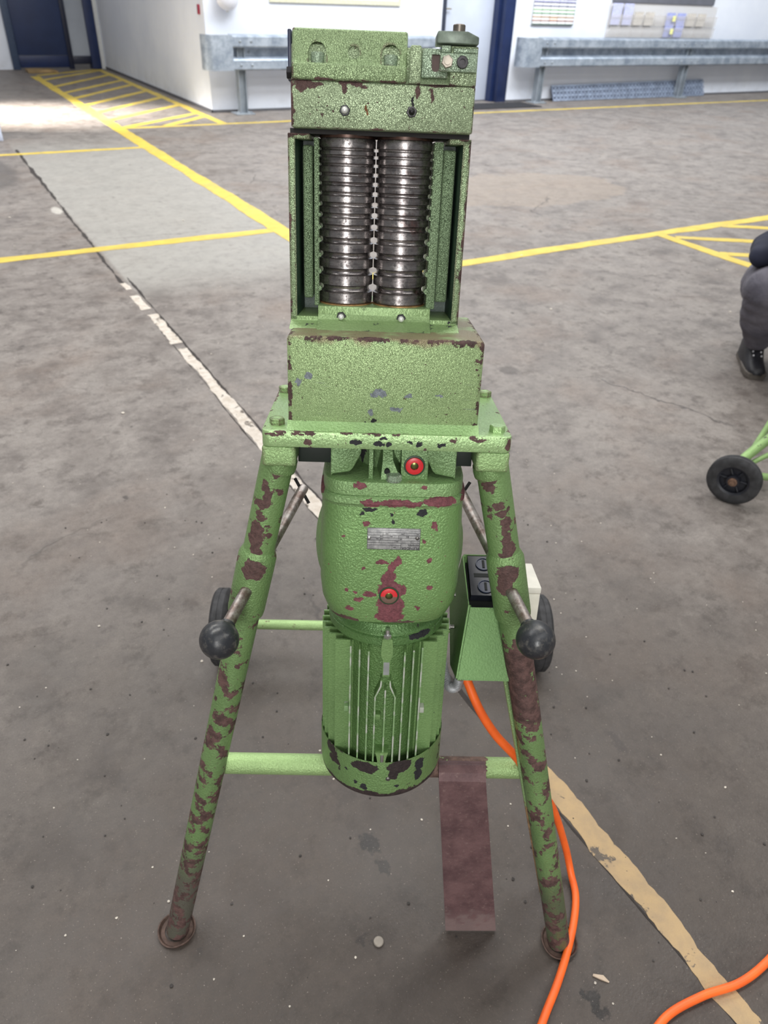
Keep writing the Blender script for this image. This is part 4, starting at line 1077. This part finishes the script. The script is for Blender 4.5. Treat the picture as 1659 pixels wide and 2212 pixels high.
def rail(name, label, x0, x1, joints, posts, capside, grp):
    r = empty(name, (x0, 10.5, 0), label, 'guard rail', group=None)
    off = (x0, 10.5, 0)
    xs = [x0 + .34] + joints + [x1]
    for i, (p, q) in enumerate(zip(xs, xs[1:])):
        bm = new_bm(); beam(bm, p - (.06 if i else 0), q, dy=-.005 * (i % 2)); bmesh.ops.recalc_face_normals(bm, faces=bm.faces); link('beam', bm, galv, r, off=off, smooth=0)
        for bx_ in (p + .12, p + .27) + ((q - .14,) if i < len(xs) - 2 else ()):
            for z, y in ((.825, 10.462), (.70, 10.565), (.565, 10.462)):
                bm = new_bm(); ball(bm, (bx_ + (.04 if z == .695 else 0), y - .006, z), .017, .010, .017, 10, 8); link('beam_bolt', bm, galvd, r, off=off)
    # rounded end shield
    bm = new_bm(); t = bmesh.new(); A_ = []; 
    for k in range(13):
        a = PI / 2 + k / 12 * PI * .75
        A_.append((x0 + .15 + .14 * math.cos(a), 10.60 - .14 + .0 - .14 * (math.sin(a) - 1) - .14))
    pth = [(x0 + .36, 10.458), (x0 + .15, 10.458)] + [(x0 + .15 - .14 * math.sin(k / 8 * PI / 2), 10.458 + .14 - .14 * math.cos(k / 8 * PI / 2)) for k in range(1, 9)] + [(x0 + .01, 10.66)]
    a = [t.verts.new((px, py, .505)) for px, py in pth]; b = [t.verts.new((px, py, .892)) for px, py in pth]
    for i in range(len(pth) - 1): t.faces.new((a[i], a[i + 1], b[i + 1], b[i]))
    bmesh.ops.recalc_face_normals(t, faces=t.faces); t.normal_update(); bmesh.ops.solidify(t, geom=t.faces[:], thickness=.004); merge(bm, t)
    bmesh.ops.recalc_face_normals(bm, faces=bm.faces); link('end_shield', bm, galv, r, off=off, smooth=30)
    for px in posts:
        bm = new_bm(); box(bm, px - .05, px - .043, 10.50, 10.62, .012, .86); box(bm, px + .043, px + .05, 10.50, 10.62, .012, .86); box(bm, px - .05, px + .05, 10.555, 10.563, .012, .86)
        po = link('post', bm, galvd, r, off=off)
        bm = new_bm(); box(bm, px - .13, px + .13, 10.44, 10.68, .0005, .014, .002); link('foot_plate', bm, galvd, po, off=off)
        for dx in (-.09, .09):
            bm = new_bm(); hexhead(bm, (px + dx, 10.49, .014), (0, 0, 1), .03, .018); link('anchor_bolt', bm, galvd, po, off=off)
rail('guard_rail', 'galvanised guard rail in front of the wall corner, partly hidden behind the machine head', 3.5, 6.95, [], (3.98, 6.5), -1, None)
rail('guard_rail', 'long galvanised guard rail running right from the pale blue door', 8.55, 18.4, [12.25, 16.2], (9.02, 12.33, 15.6), -1, None)

# perforated metal panel lying against the wall behind the right rail
pr = empty('mesh_panel', (9.4, 10.64, 0), 'grey perforated metal panel lying against the wall foot behind the long guard rail', 'metal panel')
pm = simple('galvanised_mesh', lin(146, 158, 178), 0.45, 0.2, 0.2, 10)
off = (9.4, 10.64, 0)
def pt(u_, t_): return Vector((9.42 + u_, 10.60 + .10 * t_, .012 + (.20 + .012 * u_) * t_))
bm = new_bm()
for t_ in (0, .33, .66, 1): rod(bm, pt(0, t_), pt(3.66, t_), .009, 8)
link('rail_wire', bm, pm, pr, off=off)
bm = new_bm()
for k in range(46):
    for q in range(3):
        c = pt(.04 + k * .08, q / 3 + 1 / 6); u_ = Vector((1, 0, 0)); w_ = (pt(0, 1) - pt(0, 0)).normalized(); nn = u_.cross(w_)
        loft(bm, [circ(c, u_, w_, .037, 10), circ(c + nn * .01, u_, w_, .034, 10), circ(c + nn * .01, u_, w_, .025, 10), circ(c, u_, w_, .023, 10)], cap=False)
mo = link('mesh_ring_row', bm, pm, pr, off=off); mo['kind'] = 'stuff'
bm = new_bm(); loft(bm, [[tuple(pt(0, 0) + Vector((0, .012, 0))), tuple(pt(3.66, 0) + Vector((0, .012, 0))), tuple(pt(3.66, 1) + Vector((0, .012, 0))), tuple(pt(0, 1) + Vector((0, .012, 0)))], [tuple(pt(0, 0) + Vector((0, .016, 0))), tuple(pt(3.66, 0) + Vector((0, .016, 0))), tuple(pt(3.66, 1) + Vector((0, .016, 0))), tuple(pt(0, 1) + Vector((0, .016, 0)))]]); link('backing_sheet', bm, simple('mesh_backing', lin(92, 100, 120), 0.5, 0.2), pr, off=off)

# ------------------------------------------------------------------ things on the walls
# year planner with rows of cards
yp_ = empty('card_planner', (9.25, WY, 1.04), 'wall planner board with rows of white cards right of the door', 'planner')
off = (9.25, WY, 1.04)
bm = new_bm(); box(bm, 8.86, 9.71, WY - .022, WY - .002, 1.045, 1.545, .003); link('planner_board', bm, simple('planner_grey', lin(206, 208, 212), 0.5), yp_, off=off)
rowc = [lin(52, 84, 62), lin(150, 84, 60), lin(170, 126, 70), lin(70, 140, 80), lin(120, 170, 110), lin(70, 72, 120), lin(60, 62, 110), lin(46, 48, 66), lin(60, 62, 80), lin(60, 62, 80)]
cardm = [simple('card_white', lin(238, 240, 246), 0.6), simple('card_lilac', lin(206, 208, 236), 0.6), simple('card_peach', lin(244, 222, 206), 0.6)]
for r_ in range(10):
    z0 = 1.055 + r_ * .0475
    bm = new_bm(); box(bm, 8.865, 9.705, WY - .034, WY - .021, z0, z0 + .013, .001); link('card_rail', bm, simple('rail_paint', rowc[r_], 0.5), yp_, off=off)
    for c_ in range(5):
        x0 = 8.875 + c_ * .166
        bm = new_bm(); box(bm, x0, x0 + .152, WY - .031, WY - .028, z0 + .008, z0 + .044); link('card', bm, cardm[(1 if r_ in (6, 7) else (2 if (r_ == 1 and c_ == 2) else 0))], yp_, off=off, smooth=0)
# leaflet holders: clear pockets, two rows of ten
lh = empty('leaflet_holder', (11.7, WY, .9), 'clear plastic leaflet rack with two rows of pockets above the long guard rail', 'leaflet rack')
off = (11.7, WY, .9)
acr = NT('clear_acrylic')
tr = acr.t.nodes.new('ShaderNodeBsdfTransparent'); mx_ = acr.t.nodes.new('ShaderNodeMixShader')
acr.set(lin(232, 228, 224), 0.2); mx_.inputs[0].default_value = .30
acr.link(tr.outputs[0], mx_.inputs[1]); acr.link(acr.b.outputs[0], mx_.inputs[2]); acr.link(mx_.outputs[0], acr.out.inputs[0]); acr = acr.m
bm = new_bm(); box(bm, 10.46, 13.05, WY - .012, WY - .006, .90, 1.37); link('back_sheet', bm, acr, lh, off=off)
ppr = [simple('leaflet_blue', lin(168, 176, 226), 0.5), simple('leaflet_grey', lin(204, 198, 190), 0.5), simple('leaflet_yellow', lin(236, 236, 160), 0.5), simple('leaflet_lilac', lin(196, 200, 234), 0.5)]
for r_ in range(2):
    for c_ in range(10):
        x0 = 10.48 + c_ * .256; z0 = .905 + r_ * .165
        bm = new_bm()
        loft(bm, [[(x0, WY - .06, z0), (x0 + .24, WY - .06, z0), (x0 + .24, WY - .012, z0), (x0, WY - .012, z0)], [(x0, WY - .085, z0 + .15), (x0 + .24, WY - .085, z0 + .15), (x0 + .24, WY - .082, z0 + .15), (x0, WY - .082, z0 + .15)]])
        pk = link('pocket', bm, acr, lh, off=off, smooth=0)
        if c_ in (5, 6) or (r_ == 1 and c_ in (0, 1)) or (r_ == 1 and c_ in (2, 3, 7, 8)):
            hgt = .30 if (r_ == 1 and c_ in (0, 1)) else .19
            m_ = ppr[0] if c_ in (5, 6) else (ppr[3] if c_ in (0, 1) else ppr[1])
            bm = new_bm(); loft(bm, [[(x0 + .02, WY - .045, z0 + .004), (x0 + .22, WY - .045, z0 + .004), (x0 + .22, WY - .035, z0 + .004), (x0 + .02, WY - .035, z0 + .004)], [(x0 + .02, WY - .06, z0 + hgt), (x0 + .22, WY - .06, z0 + hgt), (x0 + .22, WY - .05, z0 + hgt), (x0 + .02, WY - .05, z0 + hgt)]])
            thing(link('leaflet_stack', bm, m_, smooth=0), '%s leaflets in the %s row of the wall rack, pocket %s from the left' % ('pale blue' if c_ in (5, 6) else ('lilac' if c_ in (0, 1) else 'greyish'), 'upper' if r_ else 'lower', ('one two three four five six seven eight nine ten'.split())[c_]), 'leaflets', 'leaflets in the wall rack')
            if c_ == 5:
                bm = new_bm(); box(bm, x0 + .13, x0 + .20, WY - .0905, WY - .0885, z0 + .05 + .02 * r_, z0 + .13 + .02 * r_); link('yellow_label', bm, ppr[2], pk, off=off, smooth=0)
bm = new_bm(); box(bm, 10.50, 12.92, WY - .03, WY - .002, 1.385, 2.3, .003)
nb = thing(link('notice_board', bm, simple('dark_grey_board', lin(110, 112, 122), 0.6, 0, .1, 5)), 'dark grey notice board above the clear leaflet rack', 'notice board')
bm = new_bm(); box(bm, 4.50, 6.48, WY - .025, WY - .002, 1.24, 2.4, .002); wb = link('whiteboard', bm, simple('ivory_frame', lin(226, 224, 200), 0.5))
thing(wb, 'ivory framed white board on the back wall behind the machine head', 'board')
bm = new_bm(); box(bm, 4.55, 6.43, WY - .028, WY - .0245, 1.29, 2.35); link('board_sheet', bm, simple('white_sheet', lin(236, 238, 242), 0.4), wb)
bm = new_bm(); ball(bm, (3.90, WY - .11, 1.31), .155, .11, .175, 32, 20); gl = link('wall_lamp', bm, simple('opal_glass', lin(226, 228, 238), 0.3, 0, .03))
thing(gl, 'round white opal wall lamp next to the wall corner', 'lamp')
bm = new_bm(); rod(bm, (3.89, WY - .11, 1.140), (3.89, WY - .11, 1.122), .018, 12); link('lamp_finial', bm, trim_m, gl)
bm = new_bm(); box(bm, WX - .02, WX, 10.885, 10.95, 1.085, 1.19, .004); rs = thing(link('call_point', bm, simple('red_sign', lin(150, 40, 62), 0.4)), 'small dark red fire call point on the side wall beside the corner', 'call point')
bm = new_bm(); box(bm, WX - .023, WX - .0195, 10.90, 10.935, 1.12, 1.16); link('call_button', bm, simple('red_button', lin(120, 30, 48), 0.4), rs)
# door mat
bm = new_bm(); box(bm, 7.35, 8.75, 10.08, 10.62, .0005, .012, .003); mt_ = link('door_mat', bm, simple('black_rubber_mat', lin(44, 44, 48), 0.85, 0, .3, 60, .5, 300))
thing(mt_, 'dark ribbed mat on the floor in front of the pale blue door', 'mat')
bm = new_bm()
for k in range(17): box(bm, 7.40 + k * .08, 7.44 + k * .08, 10.1, 10.6, .0115, .016)
link('mat_ribs', bm, simple('mat_rib_rubber', lin(50, 50, 54), 0.85), mt_)['kind'] = 'stuff'
# white cabinet at the left edge
bm = new_bm(); box(bm, .05, .862, 9.33, 9.95, .13, 1.25, .004); wcb = link('white_cabinet', bm, simple('white_lacquer', lin(212, 220, 238), 0.4, 0, .03))
thing(wcb, 'white cabinet on the floor at the left edge of the hall', 'cabinet')
bm = new_bm(); box(bm, .055, .858, 9.335, 9.945, .0005, .128, .003); link('plinth', bm, simple('plinth_white', lin(200, 208, 226), 0.45), wcb)
bm = new_bm(); box(bm, .07, .845, 9.318, 9.331, .15, 1.23, .003); link('cabinet_door', bm, simple('white_door', lin(216, 224, 240), 0.4, 0, .03), wcb)
# wooden wedge by the navy door
bm = new_bm(); prism(bm, [(2.13, .002), (2.62, .002), (2.62, .03), (2.5, .05), (2.13, .05)], 1, 16.0, 16.35, .003)
thing(link('wooden_ramp', bm, simple('worn_wood', lin(146, 122, 84), 0.7, 0, .3, 10)), 'low worn wooden ramp on the floor in front of the navy door', 'ramp')

# ------------------------------------------------------------------ second machine's wheeled frame, right edge
tg = paint('trolley_green', lin(138, 170, 108), 0.62, 26, lin(72, 66, 60), rough=0.45)
TC = Vector((2.185, 1.235, .09)); tn = Vector((-.92, -.41, 0)).normalized(); tl = Vector((-tn.y, tn.x, 0))   # tl: to the right of the picture, away
tr_ = empty('wheeled_frame', (TC.x, TC.y, 0), 'green tube frame with black wheel at the right edge, beside the crouching person', 'trolley')
off = (TC.x, TC.y, 0)
def tp(nm, b_, m_, p_=None): return link(nm, b_, m_, p_ or tr_, off=off)
wheel(TC, tn, .09, .042, tr_, lambda nm, b_, m_, p_: tp(nm, b_, m_, None if p_ is tr_ else p_), hub_m)
ri = Vector((.8653, -.4999, 0)); fw = Vector((.52, .85, 0))
wheel(TC - tn * .98, -tn, .09, .042, tr_, lambda nm, b_, m_, p_: tp(nm, b_, m_, None if p_ is tr_ else p_), hub_m)
bm = new_bm(); rod(bm, TC, TC - tn * .98, .012); tp('axle', bm, tg)
bm = new_bm(); a = TC - tn * .045 + Vector((0, 0, .03)); tube(bm, smooth_path([a, a + ri * .05 + fw * .05 + Vector((0, 0, .035)), a + ri * .55 + fw * .40 + Vector((0, 0, .20)), a + ri * .95 + fw * .60 + Vector((0, 0, .40))], 8), .017, 18); tp('frame_tube', bm, tg)
bm = new_bm(); a2 = TC - tn * .045 + Vector((0, 0, .0)); tube(bm, smooth_path([a2 + ri * .03, a2 + ri * .12 + fw * .02 + Vector((0, 0, -.02)), a2 + ri * .45 + fw * .03 + Vector((0, 0, -.055)), a2 + ri * .9 + fw * .1 + Vector((0, 0, -.06))], 8), .013, 18); tp('frame_tube', bm, tg)
bm = new_bm(); tube(bm, [a2 + ri * .05 + fw * .03 + Vector((0, 0, .03)), a2 + ri * .5 + fw * .22 + Vector((0, 0, .16)), a2 + ri * .8 + fw * .36 + Vector((0, 0, .28))], .009, 14); tp('frame_brace', bm, tg)

# ------------------------------------------------------------------ crouching person at the right edge
def skin(name, verts, edges, radii, mat, parent, off, levels=2, root=0):
    me = bpy.data.meshes.new(name); me.from_pydata([tuple(Vector(v) - Vector(off)) for v in verts], edges, [])
    o = bpy.data.objects.new(name, me); COL.objects.link(o)
    sk = o.modifiers.new('skin', 'SKIN'); sk.use_smooth_shade = True
    lay = me.skin_vertices[0].data
    for i, r in enumerate(radii):
        rr = r if isinstance(r, tuple) else (r, r)
        lay[i].radius = rr; lay[i].use_root = (i == root)
    sb = o.modifiers.new('sub', 'SUBSURF'); sb.levels = levels; sb.render_levels = levels
    bpy.context.view_layer.update()
    m2 = bpy.data.meshes.new_from_object(o.evaluated_get(bpy.context.evaluated_depsgraph_get()))
    bpy.data.objects.remove(o); bpy.data.meshes.remove(me)
    m2.name = name; m2.materials.clear(); m2.materials.append(mat); m2.shade_smooth()
    o = bpy.data.objects.new(name, m2); COL.objects.link(o); o.parent = parent
    return o

TOE = Vector((3.16, 1.86, 0)); F_ = Vector((-.66, -.75, 0)).normalized(); R_ = Vector((F_.y, -F_.x, 0)) * -1     # F_: facing; R_: the person's left (right in the picture)
if R_.dot(ri) < 0: R_ = -R_
def Q(f, s, z): return TOE + F_ * f + R_ * s + Vector((0, 0, z))
per = empty('person', (TOE.x, TOE.y, 0), 'crouching person in grey work trousers, dark shirt and black shoes at the right edge', 'person')
offp = tuple((TOE.x, TOE.y, 0))
skm = simple('skin', lin(206, 150, 128), 0.5, 0, .06, 20)
trm = NT('grey_work_trousers')
trm = trm.set(trm.mix(trm.ramp(trm.noise(6, 5), 0.3, 0.7), lin(72, 70, 80), lin(102, 99, 108)), 0.85, 0, trm.bump(trm.noise(12, 4, 0.55, None, 0.8), 0.6, 0.02))
shm = simple('navy_shirt', lin(22, 26, 46), 0.85, 0, .2, 12, .3, 18)
shoem = simple('black_shoe', lin(26, 26, 32), 0.5, 0, .25, 30)
solem = simple('grey_sole', lin(88, 82, 76), 0.7)
# body: one continuous skinned figure
hip = Q(-.42, .16, .36); chest = Q(-.18, .20, .68); neck = Q(-.08, .20, .86); headb = Q(-.02, .20, .95); headt = Q(.03, .20, 1.08)
kneeR = Q(.05, -.10, .435); ankR = Q(-.17, .01, .10); kneeL = Q(.06, .40, .45); ankL = Q(-.20, .34, .10)
hipR = Q(-.38, .03, .34); hipL = Q(-.38, .26, .34)
shR = Q(-.14, .02, .78); shL = Q(-.14, .39, .78); elR = Q(.13, -.015, .525); elL = Q(.06, .42, .52); wrR = Q(.22, .17, .40); wrL = Q(.26, .30, .42)
V = [hip, chest, neck, headb, headt, hipR, kneeR, ankR, hipL, kneeL, ankL, shR, elR, wrR, shL, elL, wrL]
E_ = [(0, 1), (1, 2), (2, 3), (3, 4), (0, 5), (5, 6), (6, 7), (0, 8), (8, 9), (9, 10), (1, 11), (11, 12), (12, 13), (1, 14), (14, 15), (15, 16)]
RD = [.13, .14, .058, .082, .085, .085, .06, .04, .085, .06, .04, .055, .04, .028, .055, .04, .028]
for wr, s_, el in ((13, 1, elR), (16, -1, elL)):
    w0 = V[wr]; fd = (w0 - el).normalized(); sd = fd.cross(Vector((0, 0, 1))).normalized()
    V.append(w0 + fd * .07); E_.append((wr, len(V) - 1)); RD.append((.036, .018)); palm = len(V) - 1
    for k, (sp, ln) in enumerate(((-.027, .065), (-.009, .078), (.009, .074), (.027, .058))):
        a = V[palm] + sd * sp + fd * .02; b = a + fd * ln * .5 + Vector((0, 0, -.012)); c = b + fd * ln * .35 + Vector((0, 0, -.028))
        i0 = len(V); V += [a, b, c]; E_ += [(palm, i0), (i0, i0 + 1), (i0 + 1, i0 + 2)]; RD += [.0095, .009, .0075]
    a = w0 + fd * .03 + sd * (.04 * s_); b = a + fd * .03 + sd * (.02 * s_); i0 = len(V); V += [a, b]; E_ += [(wr, i0), (i0, i0 + 1)]; RD += [.011, .009]
skin('body', V, E_, RD, skm, per, offp, 2, 0)
# head details
fd = (F_ + Vector((0, 0, -.35))).normalized()
bm = new_bm(); hc = (headb + headt) / 2
ball(bm, hc + Vector((0, 0, .058)) - F_ * .032, .094, .094, .080); link('hair', bm, simple('brown_hair', lin(70, 54, 44), 0.7, 0, .3, 90), per, off=offp)
bm = new_bm(); ball(bm, hc + F_ * .088 + Vector((0, 0, -.01)), .014, .014, .022, 12, 8); link('nose', bm, skm, per, off=offp)
for s in (-1, 1):
    bm = new_bm(); ball(bm, hc + F_ * .078 + R_ * (.032 * s) + Vector((0, 0, .015)), .011, .011, .009, 12, 8); link('eye', bm, simple('eye_white', lin(220, 216, 210), .3), per, off=offp)
    bm = new_bm(); ball(bm, hc + R_ * (.088 * s) - F_ * .01, .014, .02, .03, 12, 8); link('ear', bm, skm, per, off=offp)
bm = new_bm(); ball(bm, hc + F_ * .078 + Vector((0, 0, -.045)), .024, .014, .007, 12, 8); link('mouth', bm, simple('lips', lin(166, 100, 92), .5), per, off=offp)
# trousers, shirt
def clothes(name, caps, mat, parent, off, vox=.011, it=10, lump=0.0):
    bm = new_bm()
    for a, b, ra, rb in caps:
        ball(bm, a, ra, su=20, sv=14); ball(bm, b, rb, su=20, sv=14); rod(bm, a, b, ra, 20, rb)
    for v in bm.verts: v.co -= Vector(off)
    me = bpy.data.meshes.new(name); bm.to_mesh(me); bm.free()
    o = bpy.data.objects.new(name, me); COL.objects.link(o)
    rm = o.modifiers.new('r', 'REMESH'); rm.mode = 'VOXEL'; rm.voxel_size = vox; rm.use_smooth_shade = True
    sm = o.modifiers.new('s', 'SMOOTH'); sm.iterations = it; sm.factor = .5
    bpy.context.view_layer.update()
    m2 = bpy.data.meshes.new_from_object(o.evaluated_get(bpy.context.evaluated_depsgraph_get()))
    bpy.data.objects.remove(o); bpy.data.meshes.remove(me)
    m2.name = name; m2.materials.clear(); m2.materials.append(mat); m2.shade_smooth()
    from mathutils import noise as mn
    for v in m2.vertices:
        p = v.co * 9; w = mn.noise(Vector((p.x * .6, p.y * .6, p.z * 2.6))) + .5 * mn.noise(p * 2.3)
        v.co += v.normal * (w * lump)
    o = bpy.data.objects.new(name, m2); COL.objects.link(o); o.parent = parent
    return o
mid = lambda a, b, t_: a + (b - a) * t_
caps = [(hip, hip + Vector((0, 0, .06)), .165, .16)]
for h_, k_, a_ in ((hipR, kneeR, ankR), (hipL, kneeL, ankL)):
    caps += [(h_, mid(h_, k_, .5), .125, .112), (mid(h_, k_, .5), k_, .112, .088), (k_, mid(k_, a_, .45), .09, .093), (mid(k_, a_, .45), mid(k_, a_, .80), .096, .066)]
clothes('trousers', caps, trm, per, offp, lump=.007)
caps = [(hip + Vector((0, 0, .08)), chest, .165, .175), (chest, mid(chest, neck, .75), .17, .075), (chest + Vector((0, 0, .08)), shR, .12, .085), (chest + Vector((0, 0, .08)), shL, .12, .085), (shR, mid(shR, elR, .5), .082, .068), (shL, mid(shL, elL, .62), .082, .066),
        (Q(-.10, -.125, .535), Q(-.26, -.05, .53), .05, .085)]
clothes('shirt', caps, shm, per, offp, lump=.006)
for s_, ank in ((0.0, ankR), (.34, ankL)):
    sh = (-.02 if s_ else 0)
    def S(f, w_, z): return tuple(TOE + F_ * (f + sh) + R_ * (s_ + w_) + Vector((0, 0, z)))
    prof_ = [(0, .030), (-.03, .044), (-.09, .048), (-.16, .040), (-.22, .036), (-.27, .036), (-.295, .024)]
    def outl(z, gx=0.0): return [S(f, w_ + gx, z) for f, w_ in prof_] + [S(f, -w_ - gx, z) for f, w_ in prof_[::-1]]
    bm = new_bm(); loft(bm, [outl(.001, .002), outl(.012, .006), outl(.028, .005), outl(.03, .001)]); so_ = link('sole', bm, solem, per, smooth=50, off=offp)
    bm = new_bm(); rings = []
    for f, w_, h_ in ((.004, .018, .040), (-.015, .036, .058), (-.05, .043, .070), (-.10, .044, .088), (-.14, .044, .135), (-.165, .046, .190), (-.215, .044, .200), (-.26, .042, .195), (-.288, .030, .120)):
        rings.append([S(f, w_ * math.cos(a), .026 + (h_ - .026) * max(0, math.sin(a)) ** .7) for a in [i * PI / 12 for i in range(13)]])
    loft(bm, rings, close=True); sh_ = link('shoe', bm, shoem, per, smooth=60, off=offp)
    em = simple('eyelet_white', lin(210, 210, 214), .4)
    for f, h_ in ((-.085, .087), (-.11, .097), (-.135, .112), (-.16, .128)):
        for sd_ in (-1, 1):
            bm = new_bm(); ball(bm, S(f, sd_ * .018, h_), .0045, su=10, sv=6); link('lace_eyelet', bm, em, sh_, off=offp)

# ------------------------------------------------------------------ litter on the floor
bm = new_bm()
for i in range(360):
    if i < 300:
        x, y = rng.uniform(-.4, 1.8), rng.uniform(.0, 3.6)
    else:
        x, y = rng.uniform(-2, 5), rng.uniform(2.5, 8)
    r = rng.uniform(.0008, .0026) if i < 300 else rng.uniform(.003, .008)
    if i % 53 == 0: r *= 1.8
    t = bmesh.new(); bmesh.ops.create_icosphere(t, subdivisions=1, radius=1)
    for v in t.verts: v.co = (x + v.co.x * r * rng.uniform(.8, 1.4), y + v.co.y * r * rng.uniform(.8, 1.4), .0003 + (v.co.z + 1) * r * .35)
    merge(bm, t)
lit = link('paint_flakes', bm, simple('pale_flake', lin(196, 188, 176), 0.7, 0, .25, 15)); lit['kind'] = 'stuff'; thing(lit, 'pale paint flakes and grit scattered over the concrete floor', 'flakes')
bm = new_bm()
for i in range(230):
    x, y = rng.uniform(-.2, 1.5), rng.uniform(-.1, 2.2); r = rng.uniform(.001, .0034)
    t = bmesh.new(); bmesh.ops.create_icosphere(t, subdivisions=1, radius=1)
    for v in t.verts: v.co = (x + v.co.x * r * rng.uniform(.8, 1.4), y + v.co.y * r * rng.uniform(.8, 1.4), .0003 + (v.co.z + 1) * r * .4)
    merge(bm, t)
lit = link('dark_grit', bm, simple('dark_grit_stone', lin(58, 54, 52), 0.8, 0, .3, 15)); lit['kind'] = 'stuff'; thing(lit, 'dark grit and metal crumbs scattered around the machine feet', 'grit')
for (x, y, _z), r, lab, cm_ in ((H(.0245, .652), .0095, 'round pale bottle cap lying on the floor between the machine feet', lin(150, 142, 132)),):
    bm = new_bm(); lathe(bm, [(r, .0006), (r, .004), (r * .85, .005)], (x, y, 0), n=20)
    thing(link('bottle_cap', bm, simple('cap_metal', cm_, .5, .3)), lab, 'bottle cap')
p = H(.4305, .607)
bm = new_bm(); loft(bm, [[(p.x - .012, p.y + .010, .0006), (p.x - .009, p.y + .012, .0006), (p.x - .009, p.y + .012, .003), (p.x - .012, p.y + .010, .003)], [(p.x - .002, p.y - .004, .0006), (p.x + .005, p.y + .001, .0006), (p.x + .005, p.y + .001, .004), (p.x - .002, p.y - .004, .004)], [(p.x + .006, p.y - .013, .0006), (p.x + .008, p.y - .012, .0006), (p.x + .008, p.y - .012, .002), (p.x + .006, p.y - .013, .002)]])
thing(link('wood_splinter', bm, simple('pale_wood', lin(186, 168, 148), .7)), 'pale wood splinter on the floor near the orange cable', 'splinter')
